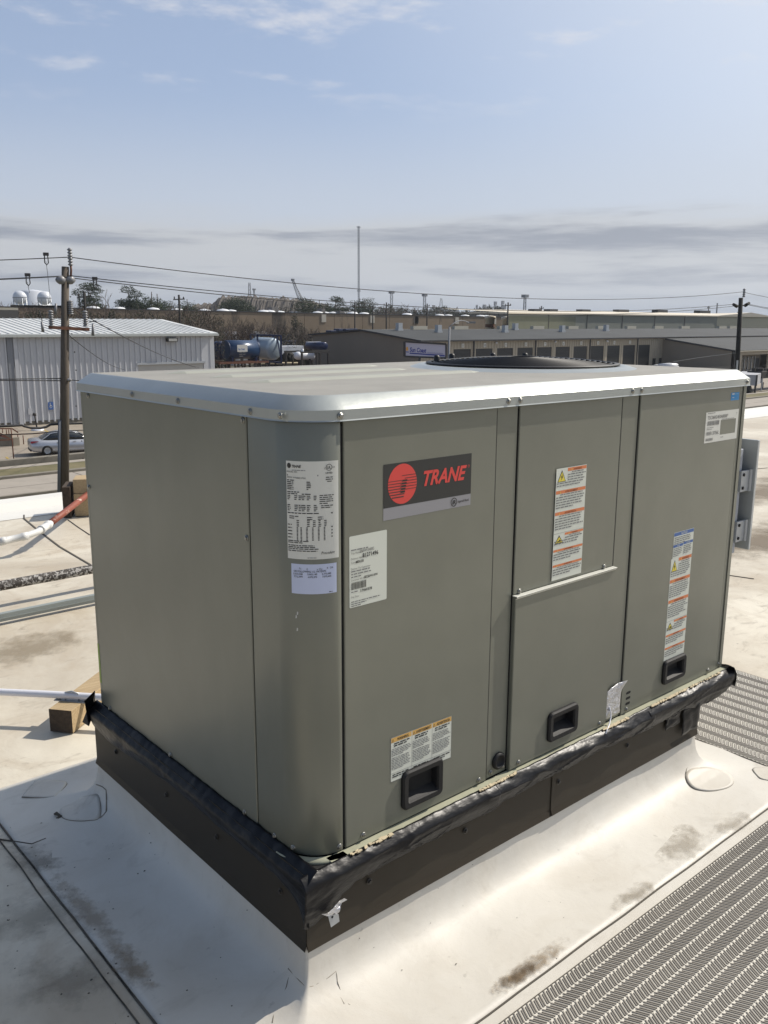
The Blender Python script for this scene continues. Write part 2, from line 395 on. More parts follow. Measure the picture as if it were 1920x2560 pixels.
def flashing():
    prof = [(o, z, .006+max(0, o)*.16) for o, z in ((-.006, -.02), (-.005, -.13), (-.002, -.180), (.001, -.215), (.005, -.243), (.013, -.266), (.028, -.284), (.052, -.2975), (.088, -.3075), (.13, -.3140), (.18, -.3172), (.23, -.3182), (.262, -.3186), (.283, -.3188), (.2835, -.3215))]
    m = MB(); rings = []
    ref = dense(curb_path(0, .0101), .03); 
    # same parameter count on every ring: normalised arc walk of each side
    def ring(off, rad):
        per = []
        x0, x1, y0, y1 = CX0-off, CX1+off, CY0-off, CY1+off
        cs = [((x0+rad, y0+rad), PI), ((x1-rad, y0+rad), 1.5*PI), ((x1-rad, y1-rad), 0), ((x0+rad, y1-rad), .5*PI)]
        ns = (54, 38, 54, 38)
        for i, (c, a0) in enumerate(cs):
            for k in range(8):
                a = a0+PI/2*k/7; per.append((c[0]+rad*math.cos(a), c[1]+rad*math.sin(a)))
            nx, na = cs[(i+1) % 4]; p = per[-1]; q = (nx[0]+rad*math.cos(na), nx[1]+rad*math.sin(na))
            for k in range(1, ns[i]): t = k/ns[i]; per.append((p[0]+(q[0]-p[0])*t, p[1]+(q[1]-p[1])*t))
        return per
    vs = []
    for (off, z, rad) in prof:
        for (x, y) in ring(off, rad):
            k = .0; dz_ = 0.
            if -.315 < z < -.2: k = .010*noise.noise(Vector((x*3.1, y*3.1, 2.)))+.004*noise.noise(Vector((x*9, y*9, 5.)))
            if .05 < off < .25: dz_ = .0045*max(0, noise.noise(Vector((x*2.2+y*1.1, y*9-x*.8, 4.)))+.1)
            cx, cy = (CX0+CX1)/2, (CY0+CY1)/2
            vs.append((x+k*(1 if x > cx else -1)*.6, y+k*(1 if y > cy else -1)*.6, z+k*.5+dz_))
    n = len(ring(0, .01)); fs = []
    for i in range(len(prof)-1):
        for k in range(n): fs.append((i*n+k, i*n+(k+1) % n, (i+1)*n+(k+1) % n, (i+1)*n+k))
    m.add(vs, fs, 0, True)
    m.build('curb_flashing', MEMW, ROOF)
flashing()
# dirty line along the free edge of the flashing
def rectline(x0, x1, y0, y1, w):
    for a, b in (((x0, y0), (x1, y0)), ((x1, y0), (x1, y1)), ((x1, y1), (x0, y1)), ((x0, y1), (x0, y0))):
        n = 40; pts = []
        for i in range(n+1):
            t = i/n; x = a[0]+(b[0]-a[0])*t; y = a[1]+(b[1]-a[1])*t; k = .0025*noise.noise(Vector((x*7, y*7, 1)))
            pts.append((x+k, y+k))
        seam(pts, w)
wl_ = lambda x0, y0, x1, y1, n, w, sd: seam([(x0+(x1-x0)*k/n+.0025*noise.noise(Vector((k*.31, sd, 1))), y0+(y1-y0)*k/n+.0025*noise.noise(Vector((k*.31, sd, 7)))) for k in range(n+1)], w)
wl_(-.3072, 2.4, -.3072, -.3052, 60, .0045, 1); wl_(-.3072, -.3052, 3.3, -.3052, 70, .004, 2)
sheet('clean_lap', -.8, 3.2, -.3415, -.3052, RZ+.0015, MEMW, parent=ROOF)

# patches at curb corners: D-shaped with a seam round them
P_COVE = [(-9, -.13), (0, -.2), (.001, -.215), (.005, -.243), (.013, -.266), (.028, -.284), (.052, -.2975), (.088, -.3075), (.13, -.3140), (.18, -.3172), (.23, -.3182), (.2835, -.3188), (.284, RZ)]
def surf(x, y):
    off = max(CX0-x, x-CX1, CY0-y, y-CY1)
    if off >= .284: return RZ
    for (a, za), (b, zb) in zip(P_COVE, P_COVE[1:]):
        if a <= off <= b: return za+(zb-za)*(off-a)/(b-a)
    return RZ
def onS(u, v):
    """point of the membrane surface seen at a pixel"""
    d = ray(u, v); t0 = None; lo, hi = 0., 1.
    tz = (RZ-CP.z)/d.z; p = None
    for k in range(400):
        t = tz*(.45+.55*k/399); q = CP+d*t
        if q.z <= surf(q.x, q.y)+.0005: return q
    return CP+d*tz
def patch(pts, name='membrane_patch', w=.004):
    m = MB(); n = len(pts); K = 7
    c = (sum(p[0] for p in pts)/n, sum(p[1] for p in pts)/n)
    vs = [(c[0], c[1], surf(*c)+.004)]
    for k in range(1, K+1):
        for x, y in pts: q = (c[0]+(x-c[0])*k/K, c[1]+(y-c[1])*k/K); vs.append((q[0], q[1], surf(*q)+.004))
    for x, y in pts: vs.append((x, y, surf(x, y)-.002))
    fs = [(0, 1+i, 1+(i+1) % n) for i in range(n)]
    for k in range(K): fs += [(1+k*n+i, 1+(k+1)*n+i, 1+(k+1)*n+(i+1) % n, 1+k*n+(i+1) % n) for i in range(n)]
    m.add(vs, fs, 0, True); m.build(name, MEMP, ROOF)
    s = MB(); q = [Vector((x, y, surf(x, y)+.0015)) for x, y in pts]; q.append(q[0]); s.tube(q, w*.38, 4); s.build('seam', SEAML, ROOF)
flat = lambda x, y: RZ+.0035
def ell(cx, cy, rx, ry, a0=0, a1=2*PI, n=26, rot=0., wob=.0):
    o = []
    for k in range(n):
        a = a0+(a1-a0)*k/n; x = rx*math.cos(a); y = ry*math.sin(a); w = 1+wob*noise.noise(Vector((math.cos(a)*2, math.sin(a)*2, cx)))
        o.append((cx+w*(x*math.cos(rot)-y*math.sin(rot)), cy+w*(x*math.sin(rot)+y*math.cos(rot))))
    return o
def pxpoly(l):
    q = [tuple(onS(u, v)[:2]) for u, v in l]; n = len(q); o = []
    for i in range(n):
        p0, p1, p2, p3 = q[i-1], q[i], q[(i+1) % n], q[(i+2) % n]
        for t in (0, .25, .5, .75): o.append(tuple(.5*(2*p1[k]+(p2[k]-p0[k])*t+(2*p0[k]-5*p1[k]+4*p2[k]-p3[k])*t*t+(3*p1[k]-p0[k]-3*p2[k]+p3[k])*t**3) for k in (0, 1)))
    return o
A8 = lambda x, y: (x/2.572, 1700+y/2.572)
B5 = lambda x, y: (1200+x/2.304, 1640+y/2.304)
patch(pxpoly([A8(150,745), A8(165,757), A8(340,762), A8(365,745), A8(430,670), A8(360,655), A8(240,655), A8(215,670)]), w=.006)
# far-left curb corner patch on the roof
patch(pxpoly([A8(385,850), A8(390,875), A8(420,900), A8(480,912), A8(560,908), A8(640,890), A8(640,770), A8(600,745), A8(500,765), A8(430,790), A8(395,820)]), w=.005)
patch(pxpoly([B5(1183,690), B5(1200,740), B5(1235,768), B5(1300,780), B5(1370,778), B5(1430,760), B5(1460,735), B5(1450,700), B5(1400,670), B5(1320,645), B5(1260,650), B5(1215,655)]), w=.004)
patch(pxpoly([B5(1575,650), B5(1600,700), B5(1640,720), B5(1700,722), B5(1730,650)]), w=.004)
# upright seams of the corner boots
def boot(pts, w=.0045):
    MB().tube([Vector(p) for p in pts], w/2, 5).build('seam', SEAML, ROOF)
def cove(off):    # height of the flashing at a distance from the curb face
    P = [(0, -.13), (.007, -.185), (.010, -.215), (.018, -.242), (.034, -.266), (.058, -.285), (.088, -.2985), (.125, -.3085), (.17, -.3145), (.22, -.3172), (.3, -.3188)]
    for (a, za), (b, zb) in zip(P, P[1:]):
        if a <= off <= b: return za+(zb-za)*(off-a)/(b-a)
    return -.3188
def bootpx(l, w=.0035, lift=.002): boot([onS(u, v)+Vector((0, 0, lift)) for u, v in l], w)
R6 = lambda x, y: (600+x/4.1475, 2060+y/4.1475)
bootpx([R6(500,1505), R6(560,1570), R6(620,1635), R6(670,1680), R6(720,1697), R6(760,1688)], .0032)
bootpx([R6(760,1688), R6(800,1665), R6(860,1640), R6(930,1590), R6(995,1535), R6(1005,1580), R6(1010,1640), R6(1045,1745)], .0016)
bootpx([R6(1040,1800), R6(1080,1875), R6(1090,1840), R6(1130,1880), R6(1160,1892)], .0022)
bootpx([R6(505,1600), R6(480,1700), R6(440,1800), R6(390,1880), R6(355,1960), R6(335,2070)], .0026)
bootpx([A8(620,675), A8(660,690), A8(684,712), A8(686,780), A8(684,850), A8(665,875), A8(640,892)], .005)
bootpx([B5(1252,610), B5(1215,620), B5(1190,650), B5(1183,690)], .0035)
rd = random.Random(17); dm_ = MB()
for k in range(90):
    u, v = rd.uniform(0, 720), rd.uniform(2000, 2560) ; q = onS(u, v); r_ = rd.uniform(.0004, .0014); dm_.obox(q+Vector((0, 0, r_*.6)), (r_*rd.uniform(.8, 2), r_*.4, 0), (-r_*.4, r_, 0), (0, 0, r_*.6))
for k in range(50):
    u, v = rd.uniform(860, 1700), rd.uniform(2150, 2500) ; q = onS(u, v); r_ = rd.uniform(.0003, .0010)
    if q.y < -.30: continue
    dm_.obox(q+Vector((0, 0, r_*.6)), (r_*rd.uniform(.8, 2), r_*.4, 0), (-r_*.4, r_, 0), (0, 0, r_*.6))
dm_.build('grit', SEAM, ROOF)['kind'] = 'stuff'
# dirt: soft-edged stains cast in thin film with noise cut-out
def stain(cx, cy, rx, ry, rot, col, zf=RZ, thr=.5, sc=9., am=.8, name='dirt_stain'):
    m = bpy.data.materials.new('stain'); m.use_nodes = True; nt = m.node_tree; N = nt.nodes; L = nt.links; b = N['Principled BSDF']
    b.inputs['Base Color'].default_value = (*col, 1); b.inputs['Roughness'].default_value = .9
    tr = N.new('ShaderNodeBsdfTransparent'); mx = N.new('ShaderNodeMixShader'); out = N['Material Output']
    tc = N.new('ShaderNodeTexCoord'); n = N.new('ShaderNodeTexNoise'); n.inputs['Scale'].default_value = sc; n.inputs['Detail'].default_value = 9; n.inputs['Roughness'].default_value = .7
    L.new(tc.outputs['Object'], n.inputs['Vector'])
    gr = N.new('ShaderNodeTexGradient'); gr.gradient_type = 'SPHERICAL'
    mp = N.new('ShaderNodeMapping'); mp.inputs['Scale'].default_value = (1/rx, 1/ry, 1); L.new(tc.outputs['Object'], mp.inputs[0]); L.new(mp.outputs[0], gr.inputs[0])
    ad = N.new('ShaderNodeMath'); ad.operation = 'MULTIPLY_ADD'; L.new(gr.outputs[0], ad.inputs[0]); ad.inputs[1].default_value = .35; L.new(n.outputs[0], ad.inputs[2])
    r_ = N.new('ShaderNodeMapRange'); L.new(ad.outputs[0], r_.inputs[0]); r_.inputs[1].default_value = thr+.08; r_.inputs[2].default_value = thr+.30; r_.inputs[4].default_value = am
    ml = N.new('ShaderNodeMath'); ml.operation = 'MULTIPLY'; L.new(r_.outputs[0], ml.inputs[0])
    g2 = N.new('ShaderNodeMapRange'); L.new(gr.outputs[0], g2.inputs[0]); g2.inputs[1].default_value = .0; g2.inputs[2].default_value = .3; L.new(g2.outputs[0], ml.inputs[1])
    L.new(ml.outputs[0], mx.inputs[0]); L.new(tr.outputs[0], mx.inputs[1]); L.new(b.outputs[0], mx.inputs[2]); L.new(mx.outputs[0], out.inputs[0])
    o = MB().add([(rx*math.cos(a), ry*math.sin(a), 0) for a in [2*PI*k/24 for k in range(24)]], [tuple(range(24))]).build(name, m)
    o.location = (cx, cy, zf); o.rotation_euler = (0, 0, rot); o['kind'] = 'structure'; return o
def pst(u, v, rx, ry, rot, col, **k): p = onZ(u, v, RZ+.005); stain(p.x, p.y, rx, ry, rot, col, zf=RZ+k.pop('dz', .0055), **k)
BR = (.27, .20, .125)
pst(1330, 2415, .17, .035, .02, BR, thr=.49, sc=40, am=.55)
pst(1290, 2440, .10, .03, .02, BR, thr=.5, sc=30)
pst(1700, 2110, .16, .09, .3, (.36,.32,.26), thr=.52, sc=16, am=.5)
pst(1830, 2060, .14, .05, .0, (.36,.32,.26), thr=.52, sc=20, am=.45)
pst(1590, 2235, .13, .04, .0, (.3,.26,.2), thr=.52, sc=26, am=.5)
pst(225, 2290, .05, .33, .03, BR, thr=.50, sc=22, am=.38, dz=.0058)
pst(330, 2420, .05, .16, .03, BR, thr=.52, sc=24, am=.5, dz=.0062)
pst(90, 2150, .09, .16, .2, (.2,.18,.15), thr=.52, sc=16, am=.4, dz=.004)
pst(150, 2450, .12, .2, .6, (.18,.16,.13), thr=.52, sc=9, am=.3, dz=.004)
pst(60, 2290, .16, .16, .6, (.2,.18,.14), thr=.52, sc=7, am=.3, dz=.0042)
pst(60, 1620, .4, .25, .3, (.27,.22,.15), thr=.48, sc=7, am=.5, dz=.004)
pst(1880, 1350, .9, .5, .2, (.2,.16,.115), thr=.5, sc=2.2, am=.75, dz=.004)
pst(1890, 1230, 1.5, .5, .2, (.2,.16,.115), thr=.5, sc=2., am=.6, dz=.0046)

# ------------------------------------------------------------------ walkway mats with moulded herringbone ribs
def walkway(name, label, lx, wy, loc, rz, nb=22):
    root = empty(name, loc, label, 'walkway mat', 'ribbed walkway mats on the white roof', rz)
    b = MB().box((0, 0, 0), (lx, wy, .0022)).build('mat_sheet', MATW, root, world=False)
    bw = wy/nb; pitch = .0073; nx = int((lx-.03)/pitch)
    I, J = np.meshgrid(np.arange(nx), np.arange(nb)); I = I.ravel(); J = J.ravel()
    ln = np.where((I % 2) == 0, .5, .43)*bw*.94
    cx = .015+I*pitch+.0*J; cy = (J+.5)*bw+np.where((I % 2) == 0, 0., .002)
    s = np.where(J % 2 == 0, 1., -1.)
    dx = s*.52; dy = np.ones_like(dx); l = np.hypot(dx, dy); dx /= l; dy /= l
    hl = ln/(dy); w = .0019; h = .0042
    V = []; 
    nxn, nyn = -dy, dx
    corners = [(-1,-1),(1,-1),(1,1),(-1,1)]
    P = np.zeros((len(I), 8, 3))
    for k, (a, c) in enumerate(corners):
        for t, (zz, ww) in enumerate(((.002, 1.), (h, .72))):
            P[:, k+4*t, 0] = cx+dx*hl*a*(1 if t == 0 else .97)+nxn*w*c*ww
            P[:, k+4*t, 1] = cy+dy*hl*a*(1 if t == 0 else .97)+nyn*w*c*ww
            P[:, k+4*t, 2] = zz
    V = P.reshape(-1, 3); F = np.array([(4,5,6,7),(0,1,5,4),(1,2,6,5),(2,3,7,6),(3,0,4,7)])
    Fa = (np.arange(len(I))[:, None, None]*8+F[None]).reshape(-1, 4)
    me = bpy.data.meshes.new('ribs'); me.from_pydata(V.tolist(), [], Fa.tolist()); me.materials.append(MATG); me.update()
    o = link('ribs', me, root, world=False); o['kind'] = 'stuff'
    e = MB(); e.bar((0, -.001, .001), (lx, -.001, .001), .003, .003); e.bar((0, wy+.001, .001), (lx, wy+.001, .001), .003, .003); e.build('mat_edge', SEAM, root, world=False)
    return root
walkway('walkway_mat', 'grey herringbone walkway mat along the logo side of the unit', 3.9, .73, (3.2, -.3415, RZ+.003), PI)
walkway('walkway_mat', 'grey ribbed walkway mat running away behind the overhanging end of the unit', 2.9, .73, (1.812, 2.65, RZ+.0032), -PI/2)

# ------------------------------------------------------------------ curb cap (brown sheet metal)
HEXME = {}
def screw_mesh(r=.0050, h=.0045, washer=True, m=None, key='s'):
    if key in HEXME: return HEXME[key]
    b = MB()
    if washer: b.lathe([(0, 0), (r*1.45, 0), (r*1.45, .0012), (r*.95, .0018)], n=12)
    b.lathe([(r*.95, 0), (r*.95, h*.85), (r*.75, h), (0, h)], n=6, sm=False)
    o = b.build('screw', m or STEEL); HEXME[key] = o.data; bpy.data.objects.remove(o); return HEXME[key]
def screw(parent, loc, nrm, key='s', m=None, r=.0050, h=.0045):
    o = link('screw', screw_mesh(r, h, True, m, key), parent, world=True)
    q = Vector(nrm).to_track_quat('Z', 'Y'); o.matrix_basis = Matrix.Translation(Vector(loc)) @ q.to_matrix().to_4x4() @ Matrix.Rotation(rnd.random()*3, 4, 'Z')
    return o
curb = empty('roof_curb', (.79, .54, -.2), 'dark brown sheet metal curb cap under the large rooftop unit', 'roof curb')
def cap_panel(p0, p1, nrm, ztop=.0, zb=-.168, off=0.):
    """vertical sheet with kicked-out bottom flange; p0->p1 along the face"""
    p0 = Vector((*p0, 0)); p1 = Vector((*p1, 0)); n = Vector((*nrm, 0)); t = .0015
    prof = [(0+off, ztop), (0+off, zb), (.0055+off, zb-.018)]
    m = MB(); vs = []
    N_ = 14
    for (o_, z) in prof+[(a-t, b_-t) for a, b_ in prof[::-1]]:
        for k in range(N_+1):
            p = p0.lerp(p1, k/N_); w = .0012*noise.noise(Vector((p.x*4, p.y*4, 1)))
            vs.append(p+n*(o_+w)+Vector((0, 0, z)))
    fs = []; q = len(prof)*2
    for i in range(q):
        j = (i+1) % q
        for k in range(N_): fs.append((i*(N_+1)+k, j*(N_+1)+k, j*(N_+1)+k+1, i*(N_+1)+k+1))
    m.add(vs, fs, 0); return m.build('cap_panel', CAPM, curb)
x0, x1, y0, y1 = CX0, CX1, CY0, CY1
cap_panel((x0+.0005, y0), (.8254, y0), (0, -1)); cap_panel((.820, y0), (x1, y0), (0, -1), off=.0025, zb=-.166)
cap_panel((x0, y0+.001), (x0, y1), (-1, 0)); cap_panel((x1, y0), (x1, y1), (1, 0)); cap_panel((x0, y1), (x1, y1), (0, 1))
MB().box((x0+.003, y0+.003, -.31), (x1-.003, y1-.003, -.004)).build('curb_frame', GAPM, curb)
for xs in (.155, .473, .8486, 1.183): screw(curb, (xs, y0-.0026, -.091), (0, -1, 0), 'c', CAPSCR, .0055, .006)
for ys in (.076, .358, .623, .944): screw(curb, (x0-.001, ys, -.088), (-1, 0, 0), 'c', CAPSCR, .0055, .006)

# ------------------------------------------------------------------ the rooftop unit
LX, LY, H = 1.775, 1.091, .976
unit = empty('rooftop_air_conditioner', (.89, .55, 0), 'large olive grey rooftop air conditioner with red logo plate and fan grille', 'air conditioner')
def plate(a, b, z0_, z1_, nrm, off=0., t=.02, hole=None, name='panel', m=PAINT, c=.0018):
    """sheet panel on a vertical plane from point a to b (xy), bevelled rim, optional rectangular hole (u0,v0,u1,v1)"""
    a = Vector((*a, 0)); b = Vector((*b, 0)); n = Vector((*nrm, 0)); L_ = (b-a).length; d = (b-a).normalized()
    P = lambda u, v, o: a+d*u+n*(off+o)+Vector((0, 0, v))
    mb = MB()
    out = [P(0, z0_, -c), P(L_, z0_, -c), P(L_, z1_, -c), P(0, z1_, -c)]
    inn = [P(c, z0_+c, 0), P(L_-c, z0_+c, 0), P(L_-c, z1_-c, 0), P(c, z1_-c, 0)]
    bk = [P(0, z0_, -t), P(L_, z0_, -t), P(L_, z1_, -t), P(0, z1_, -t)]
    vs = out+inn+bk; fs = [(i, (i+1) % 4, 4+(i+1) % 4, 4+i) for i in range(4)]+[(8+i, 8+(i+1) % 4, (i+1) % 4, i) for i in range(4)]
    if hole:
        u0, v0, u1, v1 = hole; vs += [P(u0, v0, 0), P(u1, v0, 0), P(u1, v1, 0), P(u0, v1, 0)]
        fs += [(4+i, 4+(i+1) % 4, 12+(i+1) % 4, 12+i) for i in range(4)]
    else: fs.append((4, 5, 6, 7))
    mb.add(vs, fs); return mb.build(name, m, unit)
# inner dark carcass, plus black filler strips standing in for shade in the panel gaps
MB().box((.012, .13, .002), (LX-.012, LY-.012, H-.002)).box((.13, .012, .003), (LX-.013, .14, H-.003)).box((.5702, .003, .01), (.5738, .02, H-.01)).box((.6507, .003, .01), (.6521, .02, H-.01)).box((1.0840, .003, .01), (1.0865, .02, H-.01)).box((1.1655, .003, .01), (1.1690, .02, H-.01)).box((1.7315, .003, .01), (1.735, .02, H-.01)).box((.099, .004, .01), (.1038, .02, H-.01)).build('carcass', GAPM, unit)
GZ0 = .004
# left face (plane x = 0, normal -x)
PL = plate((0, 1.0735), (0, .2035), GZ0, H-.002, (-1, 0), name='end_panel')
plate((0, LY), (0, 1.0765), -.004, H-.002, (-1, 0), off=-.0015, t=.03, name='corner_post')
# rounded corner panel
def peri(s, r=.095, off=0.):
    rr = r
    if s < -.0: return (r-s, 0-off), (0, -1)
    if s < rr*PI/2:
        a = s/rr; n = (-math.sin(a), -math.cos(a)); return (r+n[0]*(rr+off), r+n[1]*(rr+off)), n
    return (0-off, r+s-rr*PI/2), (-1, 0)
def corner():
    m = MB(); ss = [-.0026]+[.095*PI/2*k/16 for k in range(17)]+[.095*PI/2+(.1985-.095)]
    vs = []; zs = (GZ0, GZ0+.0018, H-.004, H-.002)
    for k, s in enumerate(ss):
        (x, y), n = peri(s)
        for j, z in enumerate(zs): e = .0016 if (j in (0, 3) or k in (0, len(ss)-1)) else 0; vs.append((x-n[0]*e, y-n[1]*e, z))
    q = len(zs); fs = [(k*q+j, (k+1)*q+j, (k+1)*q+j+1, k*q+j+1) for k in range(len(ss)-1) for j in range(q-1)]
    m.add(vs, fs, 0, True)
    n0 = len(m.v); (x, y), _ = peri(-.0026); m.add([(x, y+.0016, zs[0]), (x, y+.02, zs[0]), (x, y+.02, zs[3]), (x, y+.0016, zs[3])], [(0,1,2,3)])
    (x, y), _ = peri(ss[-1]); m.add([(x+.0016, y, zs[0]), (x+.02, y, zs[0]), (x+.02, y, zs[3]), (x+.0016, y, zs[3])], [(0,1,2,3)])
    return m.build('corner_panel', PAINT, unit)
corner()
# front face (plane y = 0, normal -y)
h1 = (.271-.1045, .033, .404-.1045, .133)
P1 = plate((.1045, 0), (.5695, 0), GZ0+.001, H-.002, (0, -1), off=.001, hole=(h1[0]+.012, h1[1]+.012, h1[2]-.012, h1[3]-.012), name='filter_panel')
plate((.5745, 0), (.6500, 0), GZ0, H-.002, (0, -1), off=-.004, name='mullion')
P2 = plate((.6545, 0), (1.0825, 0), .491, H-.002, (0, -1), off=-.001, name='upper_panel')
P3 = plate((.6525, 0), (1.0835, 0), GZ0+.002, .488, (0, -1), off=.0085, t=.029, hole=(.1645, .0505, .2685, .1155), name='control_panel')
lp = MB(); lp.box((.6505, -.0150, .4885), (1.0845, .002, .4905)); lp.add([(.6505,-.0150,.4885),(1.0845,-.0150,.4885),(1.0845,-.0090,.4820),(.6505,-.0090,.4820)], [(0,1,2,3)])
lp.build('drip_lip', mat('lip_sunlit', (.62, .62, .56), .35), unit, bevel=.0008)  # colour raised well above the panels to paint in the lip's sunlit line
plate((1.0870, 0), (1.1650, 0), GZ0, H-.002, (0, -1), off=-.003, name='mullion')
P4 = plate((1.1695, 0), (1.7310, 0), GZ0, H-.002, (0, -1), off=.0008, hole=(.2295, .0505, .3355, .1105), name='coil_access_panel')
plate((1.7355, 0), (LX, 0), -.004, H-.002, (0, -1), off=-.0025, t=.02, name='corner_post')
plate((LX, 0), (LX, LY), GZ0, H-.002, (1, 0), name='end_panel')
plate((LX, LY), (.9, LY), GZ0, H-.002, (0, 1), name='rear_panel'); plate((.89, LY), (0.002, LY), GZ0, H-.002, (0, 1), name='rear_panel')
# base rail (light ledge) under the panels
rl = MB()
rl.box((.05, -.020, -.010), (LX-.004, .002, .0025)); rl.box((-.012, .10, -.010), (.002, LY, .0025)); 
rl.box((LX-.004, -.01, -.010), (LX+.004, LY, .0025))
rl.lathe([(.097, -.010), (.116, -.010), (.116, .0025), (.097, .0025)], c=(.095, .095, 0), n=14, a0=PI, a1=1.5*PI)
rl.box((.03, .03, -.06), (LX-.02, LY-.01, -.0101))
rl.build('base_rail', RAIL, unit)
# lid: lip, band, chamfer and top with the fan opening
FC = (1.31, .56); FR = .335
def lid():
    rc = .108
    def ring(o, z):
        pts = []; x0, x1, y0, y1 = -o, LX+o, -o, LY+o; rr = rc+o
        for k in range(15): a = PI+PI/2*k/14; pts.append((x0+rr+rr*math.cos(a), y0+rr+rr*math.sin(a)))
        for k in range(1, 12): pts.append((x0+rr+(x1-x0-rr)*k/12, y0))
        r2 = max(.003, .010+min(o, 0)*.3)
        for (cx, cy, a0) in ((x1-r2, y0+r2, 1.5*PI), (x1-r2, y1-r2, 0), (x0+r2, y1-r2, .5*PI)):
            for k in range(4): a = a0+PI/2*k/3; pts.append((cx+r2*math.cos(a), cy+r2*math.sin(a)))
        return [(x, y, z+(.0007*noise.noise(Vector((x*5, y*5, 3))) if o > 0 else 0)) for x, y in pts]
    R_ = [(.0065, .9755), (.0098, .9743), (.0085, .9770), (.0080, .9975), (.0045, 1.0005), (-.0225, 1.0235), (-.0265, 1.0255)]
    bm = bmesh.new(); rings = [[bm.verts.new(p) for p in ring(o, z)] for o, z in R_]
    n = len(rings[0])
    for a, b in zip(rings, rings[1:]):
        for k in range(n): f = bm.faces.new((a[k], a[(k+1) % n], b[(k+1) % n], b[k])); f.smooth = True; f.material_index = 0
    c1 = [bm.verts.new((FC[0]+.375*math.cos(2*PI*k/64), FC[1]+.375*math.sin(2*PI*k/64), 1.0255)) for k in range(64)]
    e = []
    for rr_ in (rings[-1], c1):
        for k in range(len(rr_)):
            ed = bm.edges.get((rr_[k], rr_[(k+1) % len(rr_)])) or bm.edges.new((rr_[k], rr_[(k+1) % len(rr_)])); e.append(ed)
    g = bmesh.ops.triangle_fill(bm, edges=e, use_beauty=True, normal=(0, 0, 1))
    for f in g['geom']:
        if isinstance(f, bmesh.types.BMFace): f.material_index = 1
    prev = c1
    for (rr_, z, mi) in ((.350, 1.0335, 0), (.330, 1.0350, 0), (.312, 1.032, 0), (.308, .86, 2)):
        cur = [bm.verts.new((FC[0]+rr_*math.cos(2*PI*k/64), FC[1]+rr_*math.sin(2*PI*k/64), z)) for k in range(64)]
        for k in range(64): f = bm.faces.new((prev[k], prev[(k+1) % 64], cur[(k+1) % 64], cur[k])); f.smooth = True; f.material_index = mi
        prev = cur
    bmesh.ops.recalc_face_normals(bm, faces=bm.faces)
    me = bpy.data.meshes.new('lid'); bm.to_mesh(me); bm.free()
    for m in (LIDM, LIDTOP, BLK): me.materials.append(m)
    ed = link('lid', me, unit)
    sp = ed.modifiers.new('split', 'EDGE_SPLIT'); sp.split_angle = R(24)
    return ed
LID = lid()
for (yc, xa, xb) in ((.89, .17, .955), (.665, .185, .88), (.435, .15, .965)):
    b = MB(); w, w2, h_ = .030, .017, .0062
    X = [xa, xa+.05, xb-.05, xb]
    vs = [(X[0], yc-.006, 1.0258), (X[0], yc+.006, 1.0258), (X[1], yc-w, 1.0256), (X[1], yc-w2, 1.0256+h_), (X[1], yc+w2, 1.0256+h_), (X[1], yc+w, 1.0256), (X[2], yc-w, 1.0256), (X[2], yc-w2, 1.0256+h_), (X[2], yc+w2, 1.0256+h_), (X[2], yc+w, 1.0256), (X[3], yc-.006, 1.0258), (X[3], yc+.006, 1.0258)]
    b.add(vs, [(2,6,7,3), (3,7,8,4), (4,8,9,5), (0,2,3), (0,3,4,1), (1,4,5), (10,7,6), (10,11,8,7), (11,9,8)])
    b.build('stiffening_bead', BEADM, unit)
# fan guard: domed wire rings on spokes, fan under it
gd = MB(); gz = lambda r: 1.039+.019*(1-(r/.31)**2)
gd.lathe([(.304, 1.0325), (.322, 1.0365), (.322, 1.0405), (.304, 1.0415)], c=(FC[0], FC[1], 0), n=64)
for k in range(4):
    a = R(20)+k*PI/2; gd.tube([(FC[0]+r*math.cos(a), FC[1]+r*math.sin(a), gz(r)-.006) for r in np.linspace(.05, .31, 8)], .003, 5)
GD = gd.build('fan_guard', FANM, unit)
nr = 16
for k in range(nr):
    r = .055+k*(.312-.055)/(nr-1); t = []
    m = MB(); ns = 56; vs = []; fs = []
    for i in range(ns):
        a = 2*PI*i/ns
        for j in range(5): b_ = 2*PI*j/5; rr = r+.0026*math.cos(b_); vs.append((FC[0]+rr*math.cos(a), FC[1]+rr*math.sin(a), gz(r)+.0026*math.sin(b_)))
    for i in range(ns):
        for j in range(5): fs.append((i*5+j, ((i+1) % ns)*5+j, ((i+1) % ns)*5+(j+1) % 5, i*5+(j+1) % 5))
    m.add(vs, fs, 0, True); m.build('guard_ring', FANM, GD)
for a in (38, 62, 100, 135):
    c = Vector((FC[0]+.285*math.cos(R(a)), FC[1]+.285*math.sin(R(a)), 1.046)); MB().lathe([(.010, -.012), (.011, .010), (.007, .016), (0, .017)], c=c, n=10).build('guard_clip', FANM, GD)
fb = MB().lathe([(0, .97), (.05, .97), (.06, .96), (.06, .90), (0, .90)], c=(FC[0], FC[1], 0), n=20)
FAN = fb.build('fan_hub', FANM, unit)
for k in range(3):
    a = 2*PI*k/3+.3; m = MB(); vs = []
    for r in (.05, .12, .2, .285):
        for s in (-1, 1):
            b_ = a+s*(.28+.12*r/.3); vs += [(FC[0]+r*math.cos(b_), FC[1]+r*math.sin(b_), .93+s*.022)]
    m.add(vs, [(0,1,3,2), (2,3,5,4), (4,5,7,6)], 0, True); m.add([(v[0], v[1], v[2]+.002) for v in vs], [(0,1,3,2), (2,3,5,4), (4,5,7,6)], 0, True)
    m.build('fan_blade', FANM, FAN)
MB().lathe([(0, .861), (.308, .861)], c=(FC[0], FC[1], 0), n=48).build('fan_shroud', GAPM, unit)
